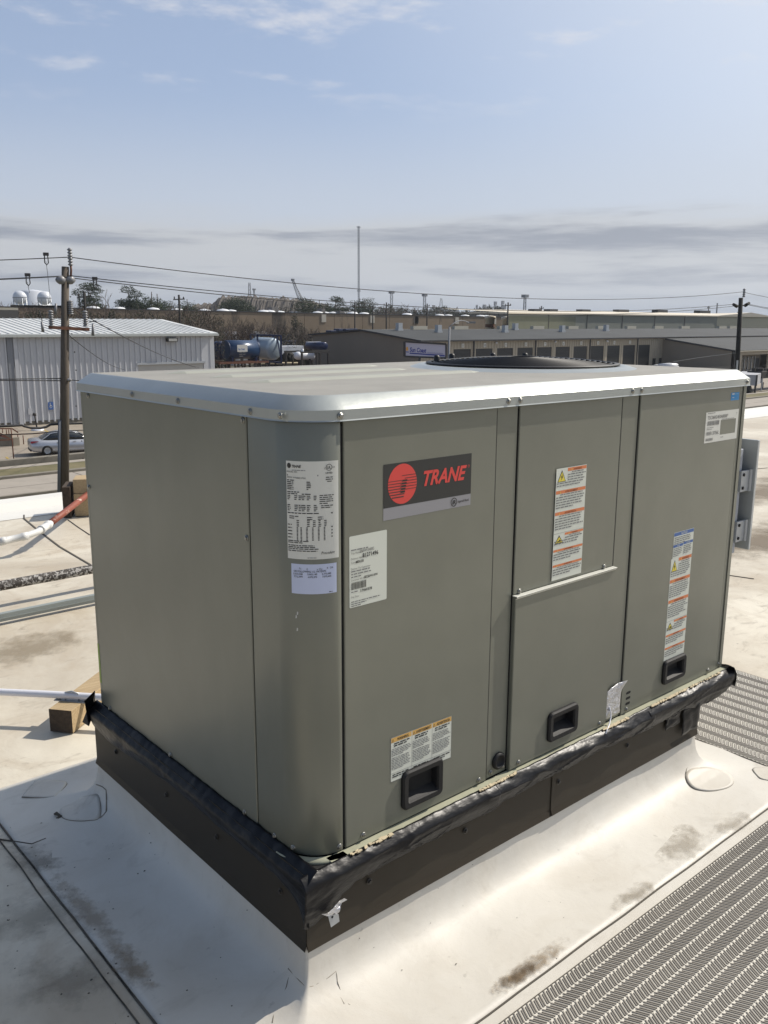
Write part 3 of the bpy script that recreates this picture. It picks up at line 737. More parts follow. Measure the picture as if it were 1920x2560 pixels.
# handles: bezel with sloping pocket
def handle(u0, v0, u1, v1, off, r=.016):
    m = MB(); w = (u1-u0); cx, cz = (u0+u1)/2, (v0+v1)/2
    def rr(hw, hh, rad, y, dz=0.):
        o = []
        for (sx, sz, a0) in ((1, 1, 0), (-1, 1, PI/2), (-1, -1, PI), (1, -1, 1.5*PI)):
            for k in range(5): a = a0+PI/2*k/4; o.append((cx+sx*(hw-rad)+rad*math.cos(a), y, cz+dz+sz*(hh-rad)+rad*math.sin(a)))
        return o
    hw, hh = (u1-u0)/2, (v1-v0)/2
    L_ = [rr(hw, hh, r, -off+.0005), rr(hw, hh, r, -off-.006), rr(hw-.004, hh-.004, r*.8, -off-.0105), rr(hw-.016, hh-.016, r*.35, -off-.0095), rr(hw-.019, hh-.0185, r*.25, -off-.004)]
    L_.append([(x if x > cx else x+.0, y+.020, z if z > cz else z+.012) for x, y, z in rr(hw-.021, hh-.021, r*.2, -off, .002)])
    n = len(L_[0]); vs = [p for l in L_ for p in l]; fs = [(i*n+k, i*n+(k+1) % n, (i+1)*n+(k+1) % n, (i+1)*n+k) for i in range(len(L_)-1) for k in range(n)]
    fs.append(tuple((len(L_)-1)*n+k for k in range(n)))
    m.add(vs, fs, 0, False); o = m.build('handle', BLK, unit); return o
handle(.271, .033, .404, .133, .001); handle(.804, .036, .934, .124, .0085); handle(1.386, .041, 1.517, .122, .0008)
# plug and three slots
MB().lathe([(.0235, 0), (.0235, -.005), (.019, -.009), (.0165, -.009), (.015, -.003), (0, -.003)], c=(.619, .0035, .043), n=24, axis='y').build('cable_plug', BLK, unit)
for z in (.069, .0515, .034):
    m = MB(); pts = []
    for (sx, a0) in ((1, -PI/2), (-1, PI/2)):
        for k in range(7): a = a0+PI*k/6; pts.append((1.2035+sx*.008+.0042*math.cos(a), -.0012, z+.0042*math.sin(a)))
    m.add(pts, [tuple(range(len(pts)))]); m.build('vent_slot', GAPM, unit)
# screws
for (u, v) in [(205+0, 1211), (617, 1345), (428, 1898), (222/2.304+180, 1700+187/2.304), (568/2.304+180, 1700+455/2.304), (997/2.304+180, 1700+792/2.304), (92/2.304+180, 860+270/2.304), (985/2.304+180, 860+420/2.304)]:
    p = onX(u, v, 0); screw(unit, (-.0005, min(p.y, 1.068), max(.018, min(p.z, H-.012))), (-1, 0, 0))
for (u, v) in [(345/2.304+180, 860+278/2.304), (610/2.304+180, 860+320/2.304), (1027/2.304+180, 860+385/2.304), (1200/2.304+180, 860+410/2.304)]:
    p = onX(u, v, -.008); screw(unit, (-.0085, p.y, .987), (-1, 0, 0))
(x, y), n = peri(.004, off=.0085); screw(unit, (x, y, .986), (n[0], n[1], 0))
for s in (.008, .118, .185):
    (x, y), n = peri(s); screw(unit, (x, y, .016), (n[0], n[1], 0))
for (xs, zs, o) in [(.155, .018, .001), (.542, .016, .001), (.592, .018, -.004), (.638, .020, -.004), (.688, .018, .0085), (1.05, .018, .0085), (1.198, .016, .0008), (1.678, .016, .0008), (1.752, .018, -.0025), (.676, .497, -.001), (1.04, .497, -.001), (1.09, .20, -.003)]:
    screw(unit, (xs, -o-.0004, zs), (0, -1, 0))
for xs in (.6, .6425, 1.115, 1.158, 1.757): screw(unit, (xs, -.0082, .9875), (0, -1, 0))

# ------------------------------------------------------------------ decals: flat print as thin sheets
FONT = None
def text_mesh(s, size, bold=0., shear=0., res=3):
    c = bpy.data.curves.new('t', 'FONT'); c.body = s; c.size = size; c.offset = bold*size; c.shear = shear; c.resolution_u = res
    o = bpy.data.objects.new('t', c); COL.objects.link(o); dg = bpy.context.evaluated_depsgraph_get(); me = bpy.data.meshes.new_from_object(o.evaluated_get(dg))
    vs = [tuple(v.co) for v in me.vertices]; fs = [tuple(p.vertices) for p in me.polygons]
    bpy.data.objects.remove(o); bpy.data.curves.remove(c); bpy.data.meshes.remove(me); return vs, fs
class Decal:
    def __init__(s): s.v = []; s.f = []; s.m = []; s.mats = []; s.k = 0
    def mi(s, m):
        if m not in s.mats: s.mats.append(m)
        return s.mats.index(m)
    def poly(s, pts, m, layer=1, sub=1):
        b = len(s.v); s.v += [(x, y, layer) for x, y in pts]; s.f.append(tuple(range(b, b+len(pts)))); s.m.append(s.mi(m))
    def rect(s, x0, y0, x1, y1, m, layer=1, n=1):
        for k in range(n):
            a, b = x0+(x1-x0)*k/n, x0+(x1-x0)*(k+1)/n; s.poly([(a, y0), (b, y0), (b, y1), (a, y1)], m, layer)
    def text(s, t, x, y, size, m, layer=3, bold=.0, shear=0., sx=1., align='l', w=None, res=2):
        vs, fs = text_mesh(t, size, bold, shear, res)
        if not vs: return
        xs = [v[0] for v in vs]; tw = max(xs)-min(xs)
        if w: sx = w/tw
        ox = x-min(xs)*sx if align == 'l' else (x-tw*sx/2-min(xs)*sx if align == 'c' else x-tw*sx-min(xs)*sx)
        b = len(s.v); s.v += [(v[0]*sx+ox, v[1]+y, layer) for v in vs]; s.f += [tuple(b+i for i in f) for f in fs]; s.m += [s.mi(m)]*len(fs)
    def lines(s, x0, y1, x1, n, dy, th, m, layer=3, seed=0, last=.6, align='l'):
        """small print: rows of word-long dashes"""
        r = random.Random(seed)
        for i in range(n):
            end = x1 if i < n-1 else x0+(x1-x0)*last; end = x0+(end-x0)*(r.uniform(.82, 1.) if i < n-1 else 1); x = x0; sh = (x1-end)/2 if align == 'c' else 0
            while x < end:
                w = r.uniform(2.2, 7)*th; w = min(w, end-x); s.rect(x+sh, y1-i*dy-th, x+sh+w, y1-i*dy, m, layer); x += w+th*.9
    def build(s, name, place, label=None, parent=None, lay=.00022):
        me = bpy.data.meshes.new(name); me.from_pydata([place(x, y, l*lay) for x, y, l in s.v], [], s.f)
        for m in s.mats: me.materials.append(m)
        me.polygons.foreach_set('material_index', s.m); me.update()
        return link(name, me, parent or unit, label=label)
def on_front(x0, z0, off): return lambda x, y, l: (x0+x, -off-.0004-l, z0+y)
def rrect(w, h, r, n=5):
    o = []
    for (cx, cy, a0) in ((w-r, h-r, 0), (r, h-r, PI/2), (r, r, PI), (w-r, r, 1.5*PI)):
        for k in range(n): a = a0+PI/2*k/(n-1); o.append((cx+r*math.cos(a), cy+r*math.sin(a)))
    return o
# --- logo plate
d = Decal(); w, h_ = .272, .123
d.rect(0, 0, w, h_, LOGOG, 0); d.rect(0, .027, w, h_, LOGOB, 1)
cx, cy, rr_ = .055, .0755, .0425
d.poly([(cx+rr_*math.cos(2*PI*k/48), cy+.0445*math.sin(2*PI*k/48)) for k in range(48)], LOGOR, 2)
def chord(y): return rr_*math.sqrt(max(0, 1-((y-cy)/.0445)**2))
for k in range(7):      # stripes left of the T, ending on the slanted stem
    y = cy+.0075-.0062*k; e = cx+.014-.0017*k
    d.rect(cx-chord(y), y, e, y+.0012+.0002*k, LOGOB, 3)
for k in range(6):
    y = cy+.0175-.0062*k; c_ = chord(y); a = cx-.002+.012*min(1, k*.7) if k < 2 else cx+.015-.0012*k
    d.rect(a, y, cx+c_, y+.0013, LOGOB, 3)
for k in range(5):
    y = cy+.004-.0062*k; d.poly([(cx-.004-.004*(k > 0), y+.0008), (cx+.014-.0016*k, y+.0008), (cx+.0135-.0016*k, y+.0042), (cx+.002-.0016*k, y+.0042)], LOGOB, 3)
d.text('TRANE', .118, .064, .046, LOGOR, 3, bold=.032, shear=.32, w=.138, res=4)
for k in range(20):
    a0, a1 = 2*PI*k/20, 2*PI*(k+1)/20; q = [(.2625+r*math.cos(a), .0935+r*math.sin(a)) for r, a in ((.0022, a0), (.003, a0), (.003, a1), (.0022, a1))]; d.poly(q, LOGOR, 3)
for k in range(28):
    a0, a1 = 2*PI*k/28, 2*PI*(k+1)/28; q = [(.216+.010*r*math.cos(a), .0135+.0105*r*math.sin(a)) for r, a in ((.82, a0), (1, a0), (1, a1), (.82, a1))]; d.poly(q, INK, 3)
d.text('IR', .2165, .0088, .013, INK, 3, bold=.03, shear=.15, align='c'); d.text('Ingersoll Rand.', .229, .0105, .0085, INK, 3, bold=.01, w=.037)
d.build('logo_plate', on_front(.2118, .750, .001), 'black and grey plate with red round emblem and TRANE lettering')
# --- shipping label
d = Decal(); w, h_ = .105, .158; d.poly(rrect(w, h_, .003), PAPER, 0)
T = d.text
d.lines(.004, .1285, .052, 1, .006, .0022, INK2, seed=2, last=1.); T('Trip Number:', .004, .1185, .006, INK2); T('2NA4934885', .028, .119, .0098, INK2, w=.04)
T('Delivery Number:', .004, .1065, .006, INK2); T('81271496', .036, .1075, .0125, INK, bold=.02, w=.044)
T('Carrier:', .004, .098, .0062, INK2); T('MERCER', .0175, .0975, .0075, INK, bold=.02, w=.022)
T('Deliver To Customer', .004, .084, .0062, INK2); d.lines(.004, .0815, .060, 3, .0062, .0022, INK2, seed=5, last=.5)
T('Customer PO Number:', .004, .0595, .0055, INK2); T('S8TB0001898', .040, .0608, .0068, INK, bold=.01)
r_ = random.Random(4); x = .004
while x < .045: ww = r_.choice((.0006, .0009, .0013)); d.rect(x, .040, x+ww, .056, INK, 3); x += ww+r_.choice((.0007, .001))
T('17460378', .030, .0315, .0085, INK, bold=.015); d.lines(.004, .036, .022, 1, .006, .002, INK2, seed=8, last=1.); T('Ship Date:', .004, .022, .0055, INK2)
d.lines(.004, .014, .086, 1, .005, .002, INK2, seed=9, last=1.); d.lines(.004, .009, .05, 2, .0045, .0018, INK2, seed=10)
d.build('shipping_label', on_front(.1175, .5715, .001), 'white shipping label with bar code')
# --- three-language fibreglass warning
d = Decal(); w, h_ = .199, .112; d.rect(0, 0, w, h_, PAPER, 0)
for k, t in enumerate(('WARNING', 'AVERTISSEMENT', 'ADVERTENCIA')):
    a, b = .0015+k*w/3, (k+1)*w/3-.0012; d.rect(a, h_-.0135, b, h_-.0015, AMBER, 1)
    d.text(t, (a+b)/2+.004, h_-.0112, .0095, INK, 3, bold=.02, align='c', w=(.036, .048, .045)[k])
    d.poly([(a+.002+.0*k, h_-.0115), (a+.009, h_-.0115), (a+.0055, h_-.0045)], INK, 2); d.poly([(a+.0033, h_-.0108), (a+.0077, h_-.0108), (a+.0055, h_-.0062)], AMBER, 3)
    d.lines(a+.008, h_-.016, b-.006, 2, .0055, .003, INK, seed=20+k, last=.8)
    d.lines(a+.001, h_-.0295, b-.001, 5, .0040, .0019, INK2, seed=30+k); d.lines(a+.001, h_-.052, b-.001, 8, .0040, .0019, INK2, seed=40+k)
    d.lines(a+.004, .0175, b-.004, 3 if k == 1 else 2, .0052, .0027, INK, seed=50+k, last=.7)
for (a, b, c_, e) in ((0, 0, w, .0008), (0, h_-.0008, w, h_), (0, 0, .0008, h_), (w-.0008, 0, w, h_), (w/3, 0, w/3+.0006, h_-.014), (2*w/3, 0, 2*w/3+.0006, h_-.014), (0, .0205, w, .0211)): d.rect(a, b, c_, e, INK2, 2)
d.build('warning_label', lambda x, y, l: (.2375+x, -.0014-l, .120+y-.004*x/.2+(.002 if y > .06 else 0)*0), 'white warning label in three languages with amber headings')
# --- tall orange warning strips
def warn_block(d, x0, x1, y1, hh, heads, icon, seed):
    """icon column + headed paragraphs; returns nothing"""
    hcol = ORANGE; n = len(heads); seg = hh/n; w = x1-x0
    for i, t in enumerate(heads):
        yt = y1-i*seg; xa = x0+(w*.36 if i == 0 else 0)
        d.rect(xa, yt-.0125*seg/.075, x1, yt-.0008, hcol, 1)
        d.text(t, (xa+x1)/2+.002, yt-.0108*seg/.075, .0095*seg/.075, mat_red, 3, bold=.01, align='c')
        d.poly([(xa+w*.12, yt-.0105*seg/.075), (xa+w*.12+.004, yt-.0105*seg/.075), (xa+w*.12+.002, yt-.004*seg/.075)], YELLOW, 3)
        d.lines(xa+w*.14, yt-.0150*seg/.075, x1-w*.1, 1, .01, .0032*seg/.075, INK2, seed=seed+i, last=1.)
        rows = int((seg-.026*seg/.075)/(.0072)); 
        if i == 0:
            k = max(1, int(rows*.62)); d.lines(xa+.001, yt-.0225*seg/.075, x1-.002, k, .0068, .0027, INK2, seed=seed+10+i, last=.95); d.lines(x0+.001, yt-.0225*seg/.075-k*.0068, x1-.002, rows-k, .0068, .0027, INK2, seed=seed+20+i, last=.8)
        else: d.lines(x0+.001, yt-.0235*seg/.075, x1-.002, rows, .0068, .0027, INK2, seed=seed+10+i, last=.6)
    a = x0+w*.03; b = x0+w*.31; yb = y1-min(seg*.62, .052); yt = y1-.004
    d.poly([(a, yb), (b, yb), ((a+b)/2, yt)], INK, 1); g = .0016; d.poly([(a+g*1.6, yb+g), (b-g*1.6, yb+g), ((a+b)/2, yt-g*3)], YELLOW, 2)
    m = (a+b)/2; s_ = (yt-yb)
    if icon == 'bolt': d.poly([(m+.002, yb+s_*.68), (m-.005, yb+s_*.38), (m-.0005, yb+s_*.40), (m-.003, yb+s_*.12), (m+.005, yb+s_*.46), (m+.0008, yb+s_*.44)], INK, 3)
    else: d.poly([(a+.006, yb+.003), (m+.001, yb+s_*.30), (m-.001, yb+s_*.5), (m+.004, yb+s_*.42), (m+.008, yb+s_*.22), (m+.002, yb+s_*.2), (a+.010, yb+.003)], INK, 3)
mat_red = mat('heading_ink', (.16, .05, .02), .5)
d = Decal(); w = .128; d.rect(0, 0, w, .302, PAPER, 0)
warn_block(d, .002, w-.001, .301, .172, ('WARNING', 'AVERTISSEMENT', 'ADVERTENCIA'), 'bolt', 100); d.rect(0, .1275, w, .1281, INK2, 2)
warn_block(d, .002, w-.001, .1265, .125, ('WARNING', 'AVERTISSEMENT', 'ADVERTENCIA'), 'hand', 140)
d.build('warning_strip', lambda x, y, l: (.8035+x-(.302-y)*.0, -.0006+.001-.001-l-.0006, .4995+y), 'tall white strip of orange headed electrical warnings')
d = Decal(); w = .119; d.rect(0, 0, w, .335, PAPER, 0)
warn_block(d, .002, w-.001, .334, .20, ('WARNING', 'AVERTISSEMENT', 'ADVERTENCIA'), 'bolt', 200); d.rect(0, .130, w, .1306, INK2, 2)
warn_block(d, .002, w-.001, .129, .128, ('WARNING', 'AVERTISSEMENT', 'ADVERTENCIA'), 'hand', 240)
n0 = .335
d.rect(.006, n0, w+.002, n0+.083, PAPER, 0); d.rect(.007, n0+.071, w+.001, n0+.082, NBLUE, 1); d.text('NOTICE', .064, n0+.073, .0095, PAPER, 3, bold=.01, align='c')
d.lines(.010, n0+.067, w-.004, 4, .0062, .0026, INK2, seed=260); d.rect(.007, n0+.035, .062, n0+.0435, NBLUE, 1); d.rect(.064, n0+.0375, w+.001, n0+.046, NBLUE, 1)
d.text('AVIS', .034, n0+.0365, .008, PAPER, 3, align='c'); d.text('AVISO', .092, n0+.039, .008, PAPER, 3, align='c')
d.lines(.009, n0+.032, .060, 5, .0058, .0024, INK2, seed=270); d.lines(.066, n0+.034, w-.002, 5, .0058, .0024, INK2, seed=280)
d.build('warning_strip', lambda x, y, l: (1.3905+x, -.0008-.0004-l, .1215+y), 'tall warning strip topped with a blue notice panel')
# --- model label with a cut-out window
d = Decal(); w, h_ = .202, .096
for (a, b, c_, e) in ((0, 0, w, .020), (0, .020, .092, .0665), (.188, .020, w, .0665), (0, .0665, w, h_)): d.rect(a, b, c_, e, WHITE, 0)
d.text('TSC060G4E0A0000*', .010, .0735, .0155, INK2, 3, bold=.01, w=.125); d.text('180B13756L', .008, .024, .0155, INK2, 3, bold=.01, w=.078); d.text('T', .186, .078, .010, INK2, 3)
d.lines(.010, .0935, .055, 1, .01, .002, INK2, seed=301, last=1.); d.lines(.098, .0695, .175, 1, .01, .0018, INK2, seed=302, last=1.); d.lines(.010, .048, .06, 2, .005, .0015, INK2, seed=303)
r_ = random.Random(6); x = .012
while x < .083: ww = r_.choice((.001, .0016, .0022)); d.rect(x, .054, x+ww, .068, INK2, 3); x += ww+r_.choice((.0012, .002))
x = .008
while x < .052: ww = r_.choice((.001, .0016)); d.rect(x, .006, x+ww, .014, INK2, 3); x += ww+r_.choice((.001, .0016))
d.lines(.098, .013, .114, 1, .01, .002, INK2, seed=305, last=1.)
d.build('model_label', lambda x, y, l: (1.5295+x, -.0008-.0004-l, .8055+y), 'white model number label with a rectangular opening')
d = Decal(); d.rect(0, 0, .052, .0245, CYAN, 0); d.rect(.006, .0185, .021, .022, WHITE, 2); d.rect(.023, .0188, .046, .0205, mat('pale_blue', (.2, .45, .65)), 2); d.rect(.008, .008, .02, .0095, WHITE, 2)
d.build('blue_sticker', lambda x, y, l: (1.673+x, -.0008-.0004-l, .931+y), 'small blue sticker')
# --- labels wrapped on the rounded corner (x runs from their left edge)
def on_corner(s_left, z0): 
    def f(x, y, l):
        (px, py), n = peri(s_left-x, off=.0004+l); return (px, py, z0+y)
    return f
d = Decal(); w, h_ = .112, .205; d.rect(0, 0, w, h_, WHITE, 0, n=22)
d.poly([(.007+.0045*math.cos(2*PI*k/20), .1965-.001+.0055*math.sin(2*PI*k/20)) for k in range(20)], INK, 2)
d.text('TRANE', .0135, .1918, .0078, INK, 3, bold=.03, shear=.3, w=.020); d.lines(.0135, .187, .042, 1, .01, .0012, INK2, seed=400, last=1.)
for k in range(24):
    a0, a1 = 2*PI*k/24, 2*PI*(k+1)/24; d.poly([(.0905+r*math.cos(a), .192+r*math.sin(a)) for r, a in ((.0058, a0), (.0068, a0), (.0068, a1), (.0058, a1))], INK, 3)
d.text('UL', .0905, .1893, .0075, INK, 3, bold=.02, align='c'); d.text('C', .0802, .1885, .005, INK, 3); d.text('US', .0985, .1905, .0045, INK, 3)
d.text('LISTED', .0905, .1788, .005, INK, 3, bold=.015, align='c'); d.lines(.083, .1725, .099, 3, .0042, .0018, INK, seed=401, align='c')
d.text('MODEL NO.', .002, .1815, .0045, INK, 3); d.rect(.002, .1745, .068, .1775, INK2, 3); d.text('SERIAL NO.', .002, .1700, .0042, INK, 3); d.text('180813756L', .022, .1692, .0045, INK, 3)
d.lines(.002, .1665, .018, 6, .0037, .0019, INK, seed=402, last=.9); d.lines(.044, .1635, .053, 5, .0037, .0019, INK, seed=403, last=.4)
d.lines(.002, .1425, .034, 2, .0038, .0019, INK, seed=404, last=.7); d.lines(.034, .1385, .052, 1, .0038, .0019, INK, seed=405, last=1)
d.lines(.070, .1355, .104, 5, .0042, .0018, INK, seed=406, last=.5); d.lines(.073, .1140, .100, 2, .0040, .0018, INK, seed=407, last=.8)
for j, (yy, nn) in enumerate(((.1345, 3), (.115, 4))):
    for q, xx in enumerate((.002, .018, .027, .034, .044, .058)): d.lines(xx, yy, xx+.008, nn, .0037, .0018, INK, seed=410+10*j+q, last=.6)
d.lines(.002, .0985, .068, 1, .0037, .002, INK, seed=430, last=1); d.rect(.0945, .0955, .0975, .0985, INK, 3)
d.lines(.006, .0915, .026, 2, .004, .0018, INK, seed=431); d.lines(.044, .090, .057, 2, .0042, .0018, INK, seed=432, last=.9); d.lines(.066, .0905, .079, 2, .0042, .0018, INK, seed=433, last=.9)
for q, xx in enumerate((.022, .044, .056, .067, .079)): d.lines(xx, .083, xx+.006, 4, .0038, .0018, INK, seed=434+q, last=.9)
d.lines(.002, .074, .013, 5, .0068, .0020, INK, seed=440, last=.9)
for q, xx in enumerate((.022, .030, .042, .054, .066, .078)): d.lines(xx, .068, xx+.0035, 10, .0029, .0016, INK, seed=441+q, last=.9)
for k in range(4): d.rect(.0945, .0665-.0068*k, .0972, .0692-.0068*k, INK, 3)
d.lines(.002, .0395, .055, 2, .0036, .0018, INK, seed=450, last=.6); d.lines(.002, .0300, .070, 3, .0036, .0018, INK, seed=451, last=.95); d.lines(.002, .0185, .068, 1, .0036, .0018, INK, seed=452, last=.95)
d.text('Precedent', .072, .0105, .0085, INK, 3, shear=.35, w=.030); d.lines(.044, .004, .063, 1, .002, .0012, INK2, seed=453, last=1)
d.build('rating_plate', on_corner(.1165, .690), 'white rating plate full of small print wrapped on the rounded corner')
d = Decal(); w, h_ = .098, .0645; d.rect(0, 0, w, h_, LBLUE, 0, n=20)
d.text('Fa', .018, .0535, .0055, INK, 3); d.text('E', .034, .0525, .0055, INK, 3); d.text('u Ou', .055, .0525, .0055, INK, 3); d.text('R  OR', .076, .0535, .0055, INK, 3)
d.text('OR FOLLOWING U.S. PATENTS', .006, .0470, .0058, INK, 3, bold=.01, w=.068); 
for q, (a, b) in enumerate((('5,533,348', '772,399'), ('5,065,148', '6,072,375'), ('5,775,685', '7,075,495'))): d.text(a, .005+.030*q, .0415, .0052, INK, 3, bold=.01, w=.020); d.text(b, .006+.030*q, .0355, .0052, INK, 3, bold=.01, w=.019)
d.lines(.080, .004, .088, 1, .002, .0015, INK, seed=460, last=1)
d.build('patent_label', on_corner(.1085, .6150), 'pale blue patent number label under the rating plate')
d = Decal(); d.rect(0, 0, .0125, .128, GREEN, 0); d.build('green_tag', lambda x, y, l: (.0015-.0004-l, 1.090-x, .080+y), 'yellow green tag on the far corner post')
# small paint chips on the corner
for (s, z) in ((.098, .568), (.101, .560), (.099, .532)):
    d = Decal(); d.poly([(0, 0), (.003, .001), (.0035, .006), (.001, .008)], mat('chip', (.5, .5, .48)), 0); d.build('paint_chip', on_corner(s, z))

# ------------------------------------------------------------------ black tape wrapped round the foot of the unit
tape = empty('tape_skirt', (.79, 0, -.03), 'crumpled black tape sealing the joint between unit and brown curb cap', 'black tape')
def interp(tab, x):
    if x <= tab[0][0]: return tab[0][1]
    for (a, va), (b, vb) in zip(tab, tab[1:]):
        if x <= b: return va+(vb-va)*(x-a)/(b-a)
    return tab[-1][1]
FL = [(-.06, -.10), (-.03, -.120), (.0, -.118), (.03, -.108), (.07, -.082), (.11, -.066), (.23, -.063), (.41, -.060), (.52, -.066), (.57, -.068), (.62, -.0575), (.82, -.054), (.95, -.058), (1.03, -.0545), (1.28, -.064), (1.49, -.060), (1.59, -.078), (1.71, -.080), (1.76, -.072), (1.80, -.050)]
LL = [(-.06, -.118), (-.02, -.118), (.0, -.085), (.03, -.066), (.09, -.050), (.22, -.049), (.35, -.047), (.56, -.043), (.73, -.05), (.94, -.067), (1.08, -.062), (1.13, -.04)]
def strip(face, a, b, seed, dz=0., top=0., out=0., step=.0042, nv=24, name='tape_strip', amp=1., m=TAPE, low=None):
    n = max(2, int(abs(b-a)/step)); vs = []
    for i in range(n+1):
        t = a+(b-a)*i/n
        lo = interp(low or (FL if face == 'f' else LL), t)+dz+.0035*noise.noise(Vector((t*14, seed, 0)))+.0025*noise.noise(Vector((t*60, seed, 4)))
        tp = top+.002*noise.noise(Vector((t*40, seed, 9)))
        for j in range(nv+1):
            v = j/nv
            if face == 'f':
                if v < .32: k = v/.32; o = .0195+.0175*k**.9; z = tp+.0035-.020*k**1.1
                else: k = (v-.32)/.68; o = .037+.003*math.sin(k*PI)-.0105*k**1.2; z = tp-.0165+(lo-tp+.0165)*k
            else:
                if v < .32: k = v/.32; o = .0012+.032*k**.9; z = tp+.014-.030*k**1.2
                else: k = (v-.32)/.68; o = .0332+.003*math.sin(k*PI)-.0085*k**1.2; z = tp-.016+(lo-tp+.016)*k
            fade = min(1, v*5)
            w1 = noise.noise(Vector((t*6+z*10, z*16-t*4, seed))); w2 = noise.noise(Vector((t*16+z*34, z*22, seed+3)))
            r1 = 1-abs(noise.noise(Vector((t*3.2+z*18, z*9-t*1, seed+11))))*3.; r2 = 1-abs(noise.noise(Vector((t*4.5-z*22, z*8+t*2, seed+17))))*3.; r3 = 1-abs(noise.noise(Vector((t*30+z*40, z*70, seed+23))))*2.4
            cr = max(0, r1)**5*.0042+max(0, r2)**6*.0036+max(0, r3)**4*.0005
            dsp = (w1*.0024+w2*.0006+cr*.8)*fade*amp
            if j == 0 and False: dsp = 0
            o2 = o+out*fade+dsp; z2 = z+w2*.002*fade
            if face == 'f': vs.append((t, -max(o2, .0285 if v > .5 else .003), z2))
            else: vs.append((-max(o2, .0275 if v > .5 else .001), t, z2))
    q = nv+1; fs = [(i*q+j, (i+1)*q+j, (i+1)*q+j+1, i*q+j+1) for i in range(n) for j in range(nv)]
    mb = MB(); mb.add(vs, fs, 0, True); o = mb.build(name, m, tape)
    so_ = o.modifiers.new('thick', 'SOLIDIFY'); so_.thickness = .0008; return o
strip('l', 1.118, -.038, 1.3, amp=.45)
strip('f', -.040, .58, 5.1, out=.004)
strip('f', .565, 1.30, 8.7, out=.002, amp=1.35)
strip('f', 1.275, 1.795, 12.2, out=.005, amp=1.2)
# end returning round the overhang, hanging scraps
m = MB(); vs = []
for i in range(31):
    t = i/30; yy = -.045+.25*t
    for j in range(9): v = j/8; z = .012-.075*v+.01*noise.noise(Vector((yy*20, v*3, 2))); x = 1.776+.022*math.sin(min(1, v*2.4)*PI/2)+.005*noise.noise(Vector((yy*25, v*4, 6))); vs.append((x, yy, z))
m.add(vs, [(i*9+j, (i+1)*9+j, (i+1)*9+j+1, i*9+j+1) for i in range(30) for j in range(8)], 0, True); m.build('tape_strip', TAPE, tape)
def scrap(x0, x1, zt, zb, out, seed, slant=0.):
    m = MB(); vs = []; n = 10
    for i in range(n+1):
        for j in range(n+1):
            u, v = i/n, j/n; x = x0+(x1-x0)*u+slant*v+.004*noise.noise(Vector((v*4, seed, u))); z = zt+(zb-zt)*v+.006*noise.noise(Vector((u*3, seed, 3)))*v
            vs.append((x, -.027-out-.006*noise.noise(Vector((u*3, v*3, seed)))*1, z))
    m.add(vs, [(i*(n+1)+j, (i+1)*(n+1)+j, (i+1)*(n+1)+j+1, i*(n+1)+j+1) for i in range(n) for j in range(n)], 0, True)
    o = m.build('tape_scrap', TAPE, tape); o.modifiers.new('thick', 'SOLIDIFY').thickness = .0008
scrap(1.385, 1.47, -.055, -.105, .001, 2.2); scrap(1.487, 1.592, -.06, -.152, .006, 6.2, -.01); scrap(1.60, 1.70, -.07, -.085, .0, 8.2)
# far end fold standing up at the far-left corner
m = MB(); m.add([(-.048, 1.10, .028), (-.006, 1.118, .045), (-.004, 1.13, -.02), (-.046, 1.135, -.055), (-.040, 1.10, -.058)], [(0,1,2,3,4)]); o = m.build('tape_scrap', TAPE, tape); o.modifiers.new('thick', 'SOLIDIFY').thickness = .001
# crack of dried foam along the front edge
rs = random.Random(5); m = MB()
for (a, b, dens) in ((.10, .22, 40), (.52, .66, 60), (1.05, 1.17, 120), (1.30, 1.50, 120), (1.5, 1.72, 40)):
    for k in range(dens):
        x = rs.uniform(a, b); s_ = rs.uniform(.001, .0034); c = Vector((x, -.0225-rs.uniform(0, .006), .0035+rs.uniform(0, .0015))); m.obox(c, Vector((s_*1.6, rs.uniform(-.4, .4)*s_, 0)), Vector((0, s_*.8, .3*s_)), Vector((0, -.2*s_, s_*.5)))
m.build('foam_crumbs', mat('foam', (.5, .42, .28), .9), tape)['kind'] = 'stuff'
# foil tape patch, string, torn foil and strap tab
ft = MB(); n = 12; vs = []
for i in range(n+1):
    for j in range(n+1):
        u, v = i/n, j/n; x = 1.087+.070*u+.002*noise.noise(Vector((v*9, 0, 1))); zt = .108+.014*u-.01*max(0, .3-u); z = .018+(zt-.018)*v
        y = -.003-.0012*noise.noise(Vector((u*5, v*7, 2)))-(.012*max(0, u-.75)*max(0, v-.7)*12)
        if u > .7 and v > .62: x += .016*(v-.62)/.38*(u-.7)/.3
        vs.append((x, y-.0012, z))
ft.add(vs, [(i*(n+1)+j, (i+1)*(n+1)+j, (i+1)*(n+1)+j+1, i*(n+1)+j+1) for i in range(n) for j in range(n)], 0, True)
o = ft.build('foil_patch', FOIL); tag(o, 'silver foil tape patch stuck low between two front panels', 'foil tape'); o.modifiers.new('thick', 'SOLIDIFY').thickness = .0006
o = MB().tube([(1.100, -.006, .055), (1.106, -.008, .035), (1.102, -.012, .022), (1.085, -.020, .010), (1.065, -.028, .004), (1.045, -.036, -.002)], .0022, 6).build('loose_string', CONDUIT); tag(o, 'short white string hanging from the foil patch over black tape', 'string')
t = empty('strap_tab', (.04, -.05, -.11), 'torn foil scrap with a small grey metal tab below the near tape corner', 'metal tab')
pz = lambda l, y: [(p.x, y, p.z) for p in [onY(600+a/4.1475, 2060+b/4.1475, y) for a, b in l]]
m = MB(); q = pz([(845,935), (905,925), (960,880), (985,850), (1030,800), (1085,772), (1112,785), (1060,820), (1040,850), (1030,900), (1000,935), (975,925), (960,945), (900,955)], -.052)
